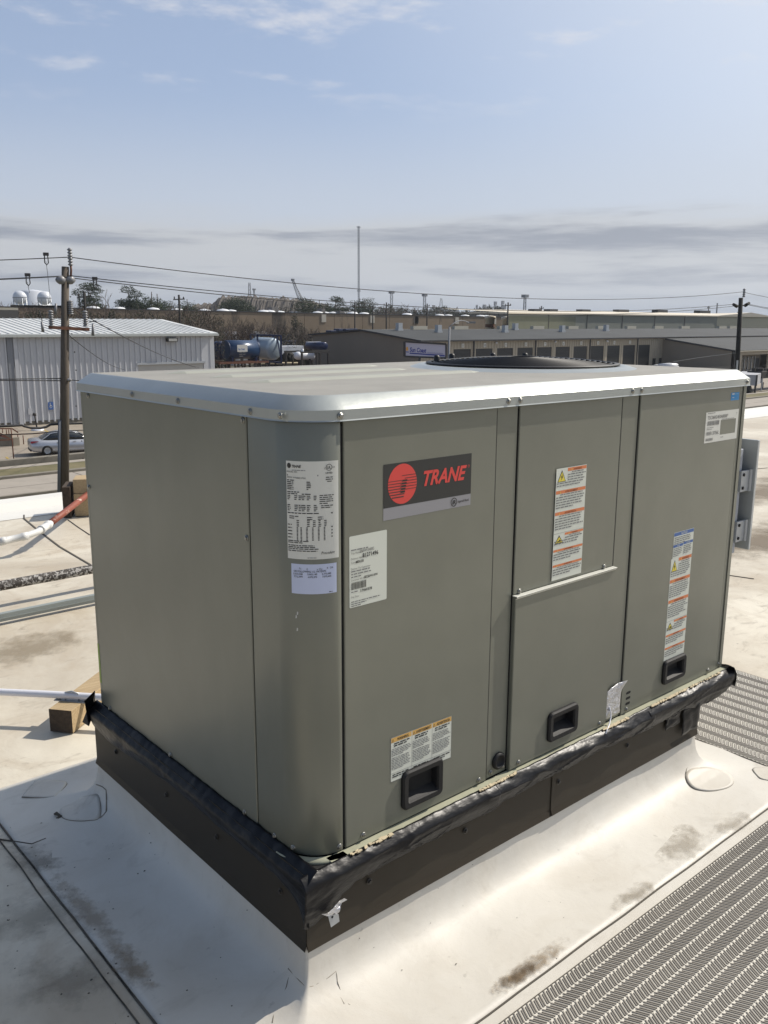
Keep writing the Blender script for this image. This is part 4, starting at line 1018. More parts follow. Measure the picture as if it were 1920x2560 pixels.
q = [(x, y+.004*noise.noise(Vector((x*60, z*60, 1))), z) for x, y, z in q]; m.prism(q, (0, .0006, 0)); m.build('foil_scrap', FOIL, t)
m = MB(); m.prism(pz([(912,945), (1022,935), (1032,1010), (945,1072)], -.050), (0, .0012, 0)); m.build('tab', GALV, t)
q = onY(600+958/4.1475, 2060+965/4.1475, -.0505); m = MB().lathe([(0, 0), (.0028, 0)], c=(q.x, -.0506, q.z), n=12, axis='y'); m.build('tab_hole', GAPM, t)

# ------------------------------------------------------------------ disconnect switch on the far end of the unit
dq = empty('disconnect_switch', (1.9, .3, .37), 'pale grey electrical disconnect box with two hinges behind the unit end', 'switch box')
MB().box((1.778, .105, .352), (2.00, .42, .735)).build('enclosure', BOXG, dq, bevel=.003)
MB().box((2.002, .145, .375), (2.040, .42, .760)).build('recess_plate', mat('recess_dark', (.10, .11, .115), .5, .3), dq)  # dark plate whose colour stands in for shade in the hinge recess
MB().box((2.042, .075, .362), (2.056, .43, .765)).build('door', mat('door_grey', (.44, .46, .46), .4, .2), dq, bevel=.002)
for z in (.62, .435):
    hh = MB().box((1.975, .092, z-.038), (2.040, .102, z+.038)); hh.lathe([(.008, -.04), (.008, .04)], c=(2.038, .092, z), n=10)
    ho = hh.build('hinge', GALV, dq, bevel=.001)
    for dz_ in (-.024, .024): MB().lathe([(0, -.003), (.006, -.003), (.006, 0)], c=(1.990, .092, z+dz_), n=10, axis='y').build('rivet', BLK, ho)
MB().box((1.776, .24, .42), (1.779, .48, .70)).build('back_plate', GALV, dq)

# ------------------------------------------------------------------ timber blocks, pipes and strut on the roof
bt = empty('timber_block', (.13, 1.66, RZ), 'square cut timber block carrying the white conduit beside the unit', 'timber block')
B0 = Vector((.095, 1.608, RZ+.004)); ev = Vector((-.0565, .072, 0)); pv = Vector((.79, .61, 0)); up = Vector((0, 0, .089))
m = MB(); vs = [B0, B0+ev, B0+ev+up, B0+up]; l2 = pv*.42
m.add(vs+[p+l2 for p in vs], [(0,1,2,3)], 1); m.add(vs+[p+l2 for p in vs], [(4,5,6,7), (0,4,7,3), (1,5,6,2), (3,7,6,2), (0,4,5,1)], 0); m.build('timber', [WOOD, WOODEND], bt, bevel=.002)
c0 = B0+ev*.5+up+pv*.085
sp = MB(); sp.bar(c0+ev*.75, c0-ev*.75, .028, .003); sp.tube([c0+ev*.30+Vector((0,0,.002)), c0+ev*.28+Vector((0,0,.03)), c0+Vector((0,0,.036)), c0-ev*.28+Vector((0,0,.03)), c0-ev*.30+Vector((0,0,.002))], .004, 6); sp.build('pipe_strap', GALV, bt)
for k in (-.6, .6): screw(bt, c0+ev*k+Vector((0, 0, .002)), (0, 0, 1), 'b', STEEL, .006, .006)
cpts = [onZ(-90, 1727, RZ+.112), onZ(0, 1730, RZ+.112), onZ(128, 1736, RZ+.111), onZ(250, 1743, RZ+.110)]
cpts.append(cpts[-1]+(cpts[-1]-cpts[-2])*1.6)
o = MB().tube(cpts, .0135, 14).build('conduit', CONDUIT); tag(o, 'white plastic conduit resting on the timber block', 'conduit')
b2 = empty('timber_block', (1.75, 5.3, RZ), 'brown timber at the roof edge beneath the rusty pipe', 'timber block')
def px_block(u0, v0, u1, zt, depth, par):
    a = onZ(u0, v0, RZ+.004); b = onZ(u1, v0-3, RZ+.004); d = (b-a).normalized(); n = Vector((-d.y, d.x, 0)); return a, b, n
a, b, n = px_block(187, 1293, 260, 0, 0, b2)
MB().obox((a+b)/2+n*.10+Vector((0,0,.09)), (b-a)/2, n*.08, (0,0,.088)).build('timber', WOOD, b2, bevel=.003)
MB().obox((a+b)/2+n*.13+Vector((0,0,.235)), (b-a)/2, n*.10, (0,0,.055)).build('timber', WOOD, b2, bevel=.003)
MB().obox(a-(b-a).normalized()*.05+n*.12+Vector((0,0,.12)), (b-a).normalized()*.03, n*.13, (0,0,.12)).build('post_stub', WOODEND, b2, bevel=.003)
rp = empty('gas_pipe', onZ(120, 1312, RZ), 'rust red and white gas pipe with two couplings near the roof edge', 'pipe')
Pp = lambda u, v, h: onZ(u, v, RZ+h)
red = [Pp(126, 1308, .14), Pp(160, 1282, .155), Pp(222, 1234, .18)]; red.append(red[-1]+(red[-1]-red[-2])*1.2)
MB().tube(red, .023, 12).build('red_pipe', RUSTP, rp)
wp = [Pp(-60, 1357, .12), Pp(0, 1352, .12), Pp(34, 1347, .12), Pp(62, 1341, .125), Pp(95, 1329, .13), Pp(112, 1318, .135), Pp(128, 1307, .14)]
MB().tube(wp, .0215, 12).build('white_pipe', WPIPE, rp)
for (q, w, l) in ((2, .027, .09), (5, .029, .07)):
    dd = (wp[q+1]-wp[q]).normalized() if q < 6 else Vector((1,0,0)); m = MB()
    m.tube([wp[q]-dd*l, wp[q]-dd*l*.99, wp[q]-dd*l*.6, wp[q]-dd*l*.55, wp[q]+dd*l*.55, wp[q]+dd*l*.6, wp[q]+dd*l], [.0215, w, w, w*.88, w*.88, w, w], 12); m.build('coupling', WPIPE, rp)
o = MB().tube([(-1.5+.1*k, 3.30+.006*noise.noise(Vector((k*.7, 0, 0))), RZ+.118) for k in range(60)], .0265, 14).build('peeling_pipe', PEEL); tag(o, 'black pipe with peeling white paint crossing the roof behind the unit', 'pipe')
m = MB()
for (z0_, z1_, yo) in ((.004, .058, 0),):
    m.box((-1.5, 3.0, RZ+.02), (3.6, 3.003, RZ+.060)); m.box((-1.5, 3.0035, RZ+.057), (3.6, 3.030, RZ+.060)); m.box((-1.5, 3.0035, RZ+.02), (3.6, 3.030, RZ+.023)); m.box((-1.5, 2.9965, RZ+.035), (3.6, 2.9995, RZ+.040))
o = m.build('strut_channel', mat('strut_grey', (.27, .30, .29), .55, .1, var=.08, vscale=3)); tag(o, 'long grey steel strut channel lying parallel to the peeling pipe', 'strut')
for xs in (-.9, 2.6):
    q = empty('timber_block', (xs, 3.2, RZ), 'timber sleeper under the %s end of the grey strut and peeling pipe' % ('left' if xs < 0 else 'right'), 'timber block')
    MB().box((xs, 2.95, RZ), (xs+.09, 3.4, RZ+.0195 if False else RZ+.019)).build('timber', WOOD, q)
# litter clod beside the patch
o = MB().tube([onZ(*A8(350, 862), RZ+.012), onZ(*A8(362, 858), RZ+.018), onZ(*A8(378, 868), RZ+.014), onZ(*A8(392, 876), RZ+.01), onZ(*A8(375, 886), RZ+.008), onZ(*A8(360, 892), RZ+.006)], [.003, .006, .004, .006, .005, .002], 6).build('dirt_clod', SEAM); tag(o, 'little dark twist of debris at the round membrane patch', 'debris')

# ------------------------------------------------------------------ background materials
WMET = mat('white_metal', (.46, .47, .49), .5, var=.05, vscale=.3)
WROOF = mat('white_roof', (.60, .61, .60), .5, var=.10, vscale=.3, dirt=((.30,.30,.29), .5, .58, .08, .5))
TAN = mat('tan_wall', (.20, .175, .14), .8, var=.06, vscale=.2)
TAN2 = mat('tan_wall_light', (.36, .32, .25), .8, var=.05, vscale=.2)
DKROOF = mat('dark_roof', (.028, .031, .032), .8, var=.25, vscale=.15)
DKTRIM = mat('dark_trim', (.03, .03, .032), .6)
DOORM = mat('door_dark', (.016, .017, .018), .5)
GREENW = mat('olive_wall', (.17, .18, .155), .7, var=.06, vscale=.08, stretch=(1, 1, .2))
CREAMR = mat('cream_roof', (.66, .59, .47), .6, var=.06, vscale=.05)
BROWNW = mat('brown_wall', (.21, .16, .11), .9, var=.18, vscale=.06, dirt=((.045,.038,.03), .12, .60, .06, .9), stretch=(1, 1, .35))
FROOF = mat('flat_roof', (.12, .11, .10), .9)
DOME = mat('dome_white', (.72, .73, .74), .4)
BLUE = mat('tank_blue', (.018, .045, .105), .28, .1)
NAVY = mat('navy_paint', (.012, .022, .07), .35, .1)
TWHITE = mat('tank_white', (.62, .64, .68), .35)
STAND = mat('stand_steel', (.03, .026, .024), .7)
RUSTB = mat('rust_beam', (.14, .06, .035), .8, var=.3, vscale=6)
POLEW = mat('pole_wood', (.085, .068, .052), .9, col2=(.14, .115, .09), vscale=3, stretch=(9, 9, .6), bump=.3, bscale=14)
POLED = mat('pole_dark', (.022, .020, .018), .9)
PORC = mat('porcelain', (.22, .22, .23), .4)
WIRE = mat('wire', (.02, .02, .022), .7)
GLASSD = mat('dark_glass', (.012, .015, .018), .08, 0., .8)
SILVER = mat('car_silver', (.50, .51, .54), .25, .6, .5)
CARW = mat('car_white', (.70, .70, .70), .3)
TYRE = mat('tyre', (.015, .015, .015), .8)
RED = mat('lamp_red', (.30, .015, .02), .25)
LATT = mat('lattice_grey', (.20, .21, .23), .7)

# ------------------------------------------------------------------ white metal building across the street
def white_building():
    Y0 = 72.; XL, XR = -26., 41.5; ze, zr, Yr = 0.02, 1.25, 82.5
    t = empty('metal_building', (8, 72, GZ), 'white ribbed metal building with low gable roof behind the silver car', 'building')
    m = MB(); 
    for (a, b, z0_, z1_) in ((XL, 33.9, GZ, ze), (33.9, 40.4, -2.62, ze), (40.4, XR, GZ, ze)): m.box((a, Y0, z0_), (b, Y0+.2, z1_))
    m.prism([(XR-.2, Y0+.2, GZ), (XR-.2, 93, GZ), (XR-.2, 93, ze), (XR-.2, Yr, zr-.05), (XR-.2, Y0+.2, ze)], (.2, 0, 0)); m.build('wall', WMET, t)
    rb = MB(); me = None
    x = XL+.2
    while x < XR-.8:
        z0_ = -2.6 if 33.7 < x < 40.5 else GZ+.25
        if x > 14:
            if z0_ < -3:
                if me is None: o = MB().add([(-.10,0,0),(.10,0,0),(.045,-.075,0),(-.045,-.075,0),(-.10,0,1),(.10,0,1),(.045,-.075,1),(-.045,-.075,1)], [(0,1,5,4),(1,2,6,5),(2,3,7,6),(3,0,4,7)]).build('wall_rib', WMET, t, world=True); me = o
                else: o = link('wall_rib', me.data, t)
                o.location = (x, Y0-.001, z0_); o.scale = (1, 1, ze-.15-z0_)
            else: rb.box((x-.06, Y0-.07, z0_), (x+.06, Y0, ze-.15))
        else: rb.box((x-.06, Y0-.07, z0_), (x+.06, Y0, ze-.15))
        x += .50
    rb.build('wall_ribs', WMET, t)['kind'] = 'stuff'
    r = MB(); r.prism([(XL-.2, Y0-.35, ze+.02), (XL-.2, Yr, zr), (XL-.2, 93.4, ze+.02), (XL-.2, 93.4, ze+.10), (XL-.2, Yr, zr+.09), (XL-.2, Y0-.35, ze+.10)], (XR-XL+.5, 0, 0)); ro = r.build('roof', WROOF, t)
    sm = MB(); x = XL
    while x < XR:
        sm.bar((x, Y0-.33, ze+.125), (x, Yr, zr+.115), .07, .06); x += .62
    sm.build('roof_seams', WROOF, ro)['kind'] = 'stuff'
    g = MB().box((XL, Y0-.52, ze-.16), (XR+.3, Y0-.36, ze+.03)); g.build('gutter', mat('gutter', (.42, .44, .42), .5), t)
    MB().box((XR-.42, Y0-.04, GZ), (XR+.03, Y0-.001, ze-.16)).build('corner_trim', WMET, t)
    MB().box((22.8, Y0-.10, GZ), (23.25, Y0-.002, ze-.16)).build('downspout', mat('trim_dark', (.20, .21, .23), .6), t)
    MB().box((23.3, Y0-.16, GZ), (23.6, Y0-.11, ze-.16)).build('downspout', WMET, t)
    MB().box((33.75, Y0-.12, -2.62), (40.55, Y0-.002, -2.42)).build('door_header', GALV, t)
    MB().box((33.92, Y0+.05, GZ), (40.38, Y0+.12, -2.63)).build('garage_door', mat('door_pale', (.42, .41, .38), .6), t)
    wl = MB().box((36.6, Y0-.5, -.62), (37.6, Y0-.09, -.30)).build('wall_lamp', DKTRIM, t)
    MB().box((36.7, Y0-.52, -.58), (37.5, Y0-.501, -.36)).build('lens', mat('lens', (.4, .4, .38), .2), wl)
    MB().box((XL, Y0-.02, GZ-.05), (33.9, Y0-.0, GZ+.4)).build('plinth', mat('plinth', (.13, .12, .10), .9), t)
    for (xa, zb, w, h, m_, nm) in ((25.72, -6.05, .42, .62, NBLUE, 'parking_sign'), (24.05, -6.35, .35, .5, WMET, 'meter_box')):
        o = MB().box((xa, Y0-.11, zb), (xa+w, Y0-.08, zb+h)).build(nm, m_, t)
        if nm == 'parking_sign':
            vs = MB(); c = Vector((xa+.2, Y0-.115, zb+.26))
            vs.lathe([(.11, 0), (.085, 0)], c=c, n=14, axis='y'); vs.box((c.x-.06, c.y-.004, c.z+.0), (c.x-.02, c.y, c.z+.20)); vs.box((c.x-.03, c.y-.004, c.z+.06), (c.x+.06, c.y, c.z+.09)); vs.lathe([(.035, 0), (0, 0)], c=c+Vector((-.04, 0, .25)), n=10, axis='y')
            vs.build('wheelchair_symbol', WHITE, o)
    return t
white_building()

# stairs, rails and low walls in front of the white building
def railing():
    t = empty('stair_railing', (20, 62, GZ), 'rusty brown steel stair and railing by the parked car', 'railing')
    q = lambda u, v, Y: onY(*z5(u, v), Y)
    gnd = lambda u, v: onZ(*z5(u, v), GZ+.06)
    for (u0, v0, v1) in ((165, 945, 1435), (250, 1035, 1130), (325, 1040, 1165), (90, 960, 1040), (122, 960, 1035), (35, 955, 1010)):
        b = gnd(u0+(30 if v1 > 1400 else 3), v1); p = q(u0, v0, b.y); MB().tube([b, Vector((b.x, b.y, p.z))], .035, 6).build('post', RUSTB, t)
    for (a, b, Y) in (((0, 948), (165, 948), 60), ((165, 948), (250, 1003), 60), ((0, 1035), (440, 1020), 60), ((440, 1020), (850, 990), 62), ((0, 1012), (130, 1085), 58), ((0, 1108), (165, 1100), 58)):
        MB().bar(q(*a, Y), q(*b, Y), .07, .08).build('rail', RUSTB, t)
    MB().bar(q(0, 1045, 59), q(110, 1075, 59), .5, .1).build('stair_tread', mat('stair_red', (.13, .05, .04), .8), t)
railing()
for (u0, v0, u1, h, w, lb) in ((0, 1200, 175, .75, .5, 'long low concrete wall below the rusty stair'), (190, 1190, 275, .55, .5, 'short concrete block at the end of the low wall')):
    a = onZ(*z5(u0-40 if u0 == 0 else u0, v0), GZ+.06); b = onZ(*z5(u1, v0-10), GZ+.06); d = (b-a).normalized(); n = Vector((-d.y, d.x, 0))
    o = MB().obox((a+b)/2+n*w/2+Vector((0, 0, h/2)), (b-a)/2, n*w/2, (0, 0, h/2)).build('low_wall', KERB); tag(o, lb, 'low wall')
a = onZ(*z5(515, 970), GZ+.06)
t = empty('meter_post', a, 'small dark meter post rising from a white cover beside the white building', 'meter'); MB().tube([a, a+Vector((-.1, 0, 1.2))], .06, 8).lathe([(0, .0), (.14, .05), (.14, .22), (0, .27)], c=a+Vector((-.12, 0, 1.1)), n=10).build('post', STAND, t); MB().lathe([(.5, 0), (.45, .12), (0, .25)], c=a+Vector((0, -.1, 0)), n=14).build('cover', TWHITE, t)

# ------------------------------------------------------------------ cars
def make_car(name, label, loc, rz, paint, kind='sedan', group=None):
    t = empty(name, loc, label, 'car', group, rz)
    def loft(sec, m_, nm, par, smooth=True):   # sec: list of (x, half width bottom, half width top, z bottom, z top)
        mb = MB(); vs = []
        for (x, wb, wt, zb, zt) in sec:
            vs += [(x, -wb*.94, zb), (x, -wb, zb+(zt-zb)*.18), (x, -wb, zb+(zt-zb)*.55), (x, -wt, zt-.02), (x, -wt*.8, zt), (x, wt*.8, zt), (x, wt, zt-.02), (x, wb, zb+(zt-zb)*.55), (x, wb, zb+(zt-zb)*.18), (x, wb*.94, zb)]
        n = 10; fs = [(i*n+k, i*n+(k+1) % n, (i+1)*n+(k+1) % n, (i+1)*n+k) for i in range(len(sec)-1) for k in range(n)]
        fs += [tuple(range(n)), tuple(range((len(sec)-1)*n, len(sec)*n))]
        mb.add(vs, fs, 0, smooth); return mb.build(nm, m_, par, world=False)
    if kind == 'sedan':
        body = loft([(0, .70, .66, .42, .92), (.10, .84, .76, .30, 1.0), (.5, .91, .80, .24, 1.03), (1.2, .92, .84, .22, .98), (2.4, .92, .85, .22, .95), (3.5, .92, .84, .22, .93), (4.3, .88, .76, .24, .80), (4.72, .74, .6, .34, .66)], paint, 'body', t)
        loft([(.62, .78, .62, .96, 1.0), (1.15, .80, .60, .93, 1.32), (1.75, .80, .60, .92, 1.43), (2.5, .80, .60, .92, 1.43), (3.0, .80, .60, .90, 1.34), (3.75, .78, .66, .88, .94)], GLASSD, 'glass', t)
        loft([(1.12, .56, .50, 1.32, 1.345), (1.75, .61, .56, 1.42, 1.455), (2.5, .61, .56, 1.42, 1.455), (2.98, .58, .52, 1.34, 1.36)], paint, 'roof', t)
        for s in (-1, 1):
            for (xa, za, xb, zb) in ((.62, .98, 1.2, 1.33), (2.0, .95, 2.02, 1.42), (3.72, .93, 3.0, 1.35)): MB().bar((xa, s*.79, za), (xb, s*.60, zb), .07, .03).build('pillar', paint, t, world=False)
        W_ = (.95, 3.75); L_ = 4.72
    else:
        body = loft([(0, .90, .86, .35, 1.05), (.1, .96, .90, .30, 1.10), (3.6, .97, .90, .28, 1.10), (4.4, .95, .86, .30, 1.02), (5.0, .85, .7, .4, .80)], paint, 'body', t)
        loft([(.05, .90, .80, 1.08, 1.95), (3.0, .90, .80, 1.08, 2.0), (3.5, .88, .74, 1.06, 1.86), (4.2, .84, .70, 1.0, 1.08)], paint if kind == 'van' else GLASSD, 'cab', t)
        MB().box((2.3, -.87, 1.2), (3.5, .87, 1.7)).build('glass', GLASSD, t, world=False)
        W_ = (1.0, 4.0); L_ = 5.0
    for s in (-1, 1):
        for x in W_:
            w = MB().lathe([(.20, -.10), (.32, -.10), (.335, -.06), (.335, .06), (.32, .10), (.20, .10)], c=(x, s*.84, .335), n=20, axis='y').build('wheel', TYRE, t, world=False)
            r_ = MB().lathe([(0, s*.07), (.05, s*.085), (.20, s*.09), (.215, s*.10)], c=(x, s*.84, .335), n=20, axis='y'); 
            for k in range(5): a = 2*PI*k/5; r_.bar((x, s*.935, .335), (x+.19*math.cos(a), s*.935, .335+.19*math.sin(a)), .05, .02, up=(0, 1, 0))
            ro = r_.build('rim', GALV, w, world=False)
        MB().add([(.0, s*.66, .86), (.02, s*.84, .84), (.42, s*.905, .92), (.5, s*.91, .96), (.05, s*.80, .96)], [(0,1,4), (1,2,3,4)]).build('tail_lamp', RED, t, world=False) if kind == 'sedan' else MB().box((-.01, s*.88-.05, .8), (.03, s*.88+.05, 1.3)).build('tail_lamp', RED, t, world=False)
        MB().box((L_-.35, s*.72-.12, .58), (L_-.12, s*.72+.12, .70)).build('headlamp', mat_lens, t, world=False)
        for x in ((1.55, 2.55) if kind == 'sedan' else (2.2,)): MB().bar((x, s*.925, .82), (x+.18, s*.925, .83), .025, .03).build('door_handle', STEEL, t, world=False)
        MB().bar((1.3, s*.925, .34), (3.45, s*.925, .34), .03, .06).build('sill_trim', GALV, t, world=False)
    MB().box((-.02, -.6, .30), (.08, .6, .42)).build('bumper', DKTRIM, t, world=False)
    return t
mat_lens = mat('headlamp', (.5, .5, .5), .1)
make_car('parked_car', 'silver sedan parked behind the near wooden utility pole', (18.35, 55.55, GZ+.06), R(-12), SILVER)
gy = GZ+.045
cw = make_car('parked_car', 'white sedan, second vehicle from the annex wall', (133.0, 83.5, gy), 0, CARW, 'sedan', 'white vehicles before the loading doors')
cv = make_car('parked_van', 'white van parked nearest the annex wall in front of the loading doors', (128.0, 78.5, gy), 0, CARW, 'van', 'white vehicles before the loading doors')
copy_tree(cv, loc=(103.5, 76, gy), label='white van parked before the middle loading doors'); copy_tree(cv, loc=(96.5, 77, gy), rz=R(180), label='white van parked just behind the fan guard, leftmost of the loading yard')
copy_tree(cw, loc=(111.5, 75, gy), label='white sedan between the vans and the last loading doors')
o = make_car('parked_van', 'white van beside the white metal building corner in the tank yard', onZ(*z2(60, 690), GZ+.05)+Vector((-14, -24, 0)), R(60), CARW, 'van')
o.location = (50.2, 90, GZ+.06)

# ------------------------------------------------------------------ long tan warehouse with numbered loading doors
def sun_building():
    XL, XR, YF, YB, YR = 82.9, 250., 88., 113., 100.6; ze, zr = -1.42, -.08
    t = empty('warehouse', (120, 88, GZ), 'long tan warehouse with a row of numbered dark loading doors and dark roof', 'warehouse')
    cx = [91.15+4.6*k for k in range(11)]; dw, dt = 1.80, -2.58
    m = MB(); xs = [XL]
    for c in cx: xs += [c-dw, c+dw]
    xs.append(XR)
    for k in range(0, len(xs)-1): m.box((xs[k], YF, (dt if k % 2 == 1 else GZ)), (xs[k+1], YF+.25, ze))
    m.box((XL, YB-.2, GZ), (XR, YB, ze)); m.prism([(XR-.2, YF+.25, GZ), (XR-.2, YB, GZ), (XR-.2, YB, ze), (XR-.2, YR, zr), (XR-.2, YF+.25, ze)], (.2, 0, 0)); m.build('front_wall', TAN2, t)
    g = MB(); g.prism([(XL, YF+.25, GZ), (XL, YB-.2, GZ), (XL, YB-.2, ze+.55), (XL, YR, zr-.1), (XL, YF+.25, ze-.05)], (.25, 0, 0)); g.build('gable_wall', TAN, t)
    rb = MB(); x = XL+.6
    while x < 143:
        if not any(abs(x-c) < dw+.1 for c in cx): rb.box((x-.05, YF-.05, GZ), (x+.05, YF, ze-.05))
        else: rb.box((x-.05, YF-.05, dt+.06), (x+.05, YF, ze-.05))
        x += .6
    rb.build('wall_ribs', TAN2, t)['kind'] = 'stuff'
    r = MB(); r.prism([(XL-.4, YF-.5, ze+.0), (XL-.4, YR, zr+.02), (XL-.4, YB+.4, ze+.5), (XL-.4, YB+.4, ze+.65), (XL-.4, YR, zr+.17), (XL-.4, YF-.5, ze+.15)], (XR-XL+.6, 0, 0)); ro = r.build('roof', DKROOF, t)
    ft = MB(); ft.bar((XL-.42, YF-.55, ze+.06), (XL-.42, YR, zr+.10), .08, .22); ft.bar((XL-.42, YR, zr+.10), (XL-.42, YB+.4, ze+.58), .08, .22); ft.build('rake_trim', DKTRIM, t)
    MB().box((XL-.4, YF-.62, ze-.06), (143.2, YF-.5, ze+.12)).build('gutter', DKTRIM, t)
    dm = None
    for k, c in enumerate(cx):
        if dm is None:
            b = MB(); z = 0; hh = dt-GZ
            while z < hh-.05: b.box((-dw+.02, .06, z+.015), (dw-.02, .12, min(hh, z+.37))); z += .39
            b.box((-dw, .121, 0), (dw, .14, hh)); dm = b.build('loading_door', DOORM, t); o = dm
        else: o = link('loading_door', dm.data, t)
        o.location = (c, YF, GZ)
        if k < 10:
            s = MB().box((c-.26, YF-.10, -2.36), (c+.26, YF-.06, -1.80)).build('number_sign', WHITE, t)
            vs, fs = text_mesh(str(11-k), .5, .02); mx_ = max(v[0] for v in vs); b = MB(); b.add([(c+(v[0]-mx_/2)*.8, YF-.104, -2.27+v[1]) for v in vs], fs); b.build('number', INK, s)
    for x in (93.45, 107.3, 121.2, 134.9): MB().box((x-.10, YF-.16, GZ), (x+.10, YF-.055, ze-.05)).build('downspout', DKTRIM, t)
    for x in (83.3,): MB().box((x-.2, YF-.35, ze-.5), (x+.2, YF-.02, ze-.2)).build('wall_lamp', TWHITE, t)
    for (u, v) in (z3(833, 525), z3(1270, 517), z4(380, 490), z3(1652, 512)):
        p = onY(u, v, YF-.2); MB().lathe([(0, -.15), (.12, -.12), (.17, .05), (.1, .15), (0, .18)], c=p, n=10).build('wall_lamp', TWHITE, t)
    zt = lambda y: ze+.15+(zr+.17-ze-.15)*(y-(YF-.5))/(YR-YF+.5)
    for (x, w) in ((94.4, 3.0), (103.5, 3.2), (113.8, 2.2), (122.9, 3.0), (132.8, 2.9), (141.8, 3.0), (151.3, 3.0), (161, 3.1), (171, 3.2), (186.5, 3.2), (191, 3.)):
        MB().box((x-w/2, YR-.35, zr+.1), (x+w/2, YR+.35, zr+.66)).build('ridge_vent', mat_vent, t)
    for (x, y) in ((89, 99.2), (94.6, 96.5), (109.2, 96), (115.4, 99.2), (124., 96.), (138.2, 97.)):
        b = MB().box((x-.5, y-.4, zt(y)-.1), (x+.5, y+.4, zt(y)+.25)); b.box((x-.4, y-.35, zt(y)+.25), (x+.4, y+.35, zt(y)+1.1)); b.build('roof_fan', GALV, t)
    # windows on the plain end of the front
    for (u, v) in (z4(748, 640), z4(800, 638)): p = onY(u, v, YF); MB().box((p.x-.5, YF-.05, p.z-.8), (p.x+.5, YF-.01, p.z+.35)).build('window', GLASSD, t)
    return t
mat_vent = mat('ridge_vent', (.46, .43, .35), .6)
sun_building()
def annex():
    t = empty('annex', (150, 80, GZ), 'tan annex with dark pitched roof and glazed porch joining the warehouse front', 'building')
    X0, X1, Y0, Y1 = 142.9, 205., 74.4, 88.; zl, zh = -3.45, -1.72
    m = MB(); m.prism([(X0, Y0, GZ), (X0, Y1-.01, GZ), (X0, Y1-.01, zh), (X0, Y0, zl)], (.25, 0, 0)); m.build('side_wall', TAN, t)
    m = MB(); 
    m.box((X0, Y0, -4.15), (X1, Y0+.25, zl)); m.box((X0, Y0+.0, GZ), (146., Y0+.25, -4.15)); m.box((155.5, Y0, GZ), (X1, Y0+.25, -4.15)); m.build('front_wall', TAN2, t)
    MB().box((146, Y0+1.4, GZ), (155.5, Y0+1.6, -4.15)).build('porch_wall', TAN, t)
    MB().box((147.0, Y0+1.30, GZ+.6), (153.2, Y0+1.38, -4.6)).build('glass', GLASSD, t)
    for k in range(6): x = 146.9+k*1.27; MB().box((x-.06, Y0+1.2, GZ+.3), (x+.06, Y0+1.29, -4.5)).build('mullion', GALV, t)
    MB().box((153.6, Y0+1.25, GZ), (154.9, Y0+1.39, -4.9)).build('door', DKTRIM, t)
    r = MB(); r.prism([(X0-.3, Y0-.5, zl-.02), (X0-.3, Y1-.6, zh+.04), (X0-.3, Y1-.6, zh+.20), (X0-.3, Y0-.5, zl+.13)], (X1-X0+.5, 0, 0)); r.build('roof', DKROOF, t)
    MB().bar((X0-.33, Y0-.5, zl+.05), (X0-.33, Y1-.7, zh+.10), .05, .28).build('rake_trim', DKTRIM, t)
    MB().box((X0-.3, Y0-.62, zl-.08), (X1, Y0-.5, zl+.06)).build('gutter', mat_vent, t)
    for x in (143.3, 156.2, 172): MB().box((x-.12, Y0-.18, GZ), (x+.12, Y0-.01, zl)).build('downspout', DKTRIM, t)
annex()

# company sign board
def signboard():
    a = onY(*z3(152, 515), 84); bl = onY(*z3(152, 625), 84); b = onY(*z3(462, 534), 80.5); br = onY(*z3(462, 638), 80.5)
    t = empty('sign_board', (78, 83, GZ), 'white sign board reading Sun Coast on a black frame before the tan warehouse', 'sign')
    n = Vector((.3, -1, 0)).normalized()*.12
    m = MB(); m.prism([bl, br, b, a], -n); m.build('panel', mat('sign_white', (.46, .46, .56), .5), t)
    f = MB(); f.bar(a, b, .22, .22); f.bar(bl, br, .22, .22); f.bar(a, bl, .22, .22); f.bar(b, br, .22, .22); f.build('frame', DKTRIM, t)
    e = (b-a); w = (bl-a)
    P = lambda u, v, o=0.: a+e*u+w*v+n*(.1+o)
    def txt(s, u0, v0, hh, w_, m_, nm, bold, sh):
        vs, fs = text_mesh(s, 1., bold, sh); mx_ = max(v[0] for v in vs); mb = MB(); mb.add([P(u0+v[0]/mx_*w_, v0-v[1]*hh, .02) for v in vs], fs); mb.build(nm, m_, t)
    sb = mat('sign_blue', (.02, .035, .25), .5)
    txt('Sun Coast', .12, .66, .42, .40, sb, 'lettering', .03, .2)
    pm_ = MB(); r__ = random.Random(3); x = .54
    while x < .92: w_ = r__.uniform(.012, .022); pm_.add([P(x, .62, .02), P(x+w_, .62, .02), P(x+w_, .70, .02), P(x, .70, .02)], [(0, 1, 2, 3)]); x += w_+.008
    pm_.build('small_print', mat('sign_pale', (.25, .27, .45), .5), t)
    m = MB(); m.add([P(.03, .66, .02), P(.10, .66, .02), P(.10, .72, .02), P(.03, .72, .02), P(.12, .72, .02), P(.96, .74, .02), P(.96, .83, .02), P(.12, .80, .02)], [(0,1,2,3), (4,5,6,7)]); m.build('swoosh', sb, t)
    m = MB(); m.add([P(.035, .38, .02), P(.075, .33, .02), P(.09, .58, .02), P(.035, .62, .02)], [(0,1,2,3)]); m.build('emblem', mat('sign_orange', (.7, .35, .05), .5), t)
    for k in (.36, .98): p = P(k, 1.0); MB().tube([p, (p.x, p.y, GZ)], .16, 8).build('post', DKTRIM, t)
signboard()
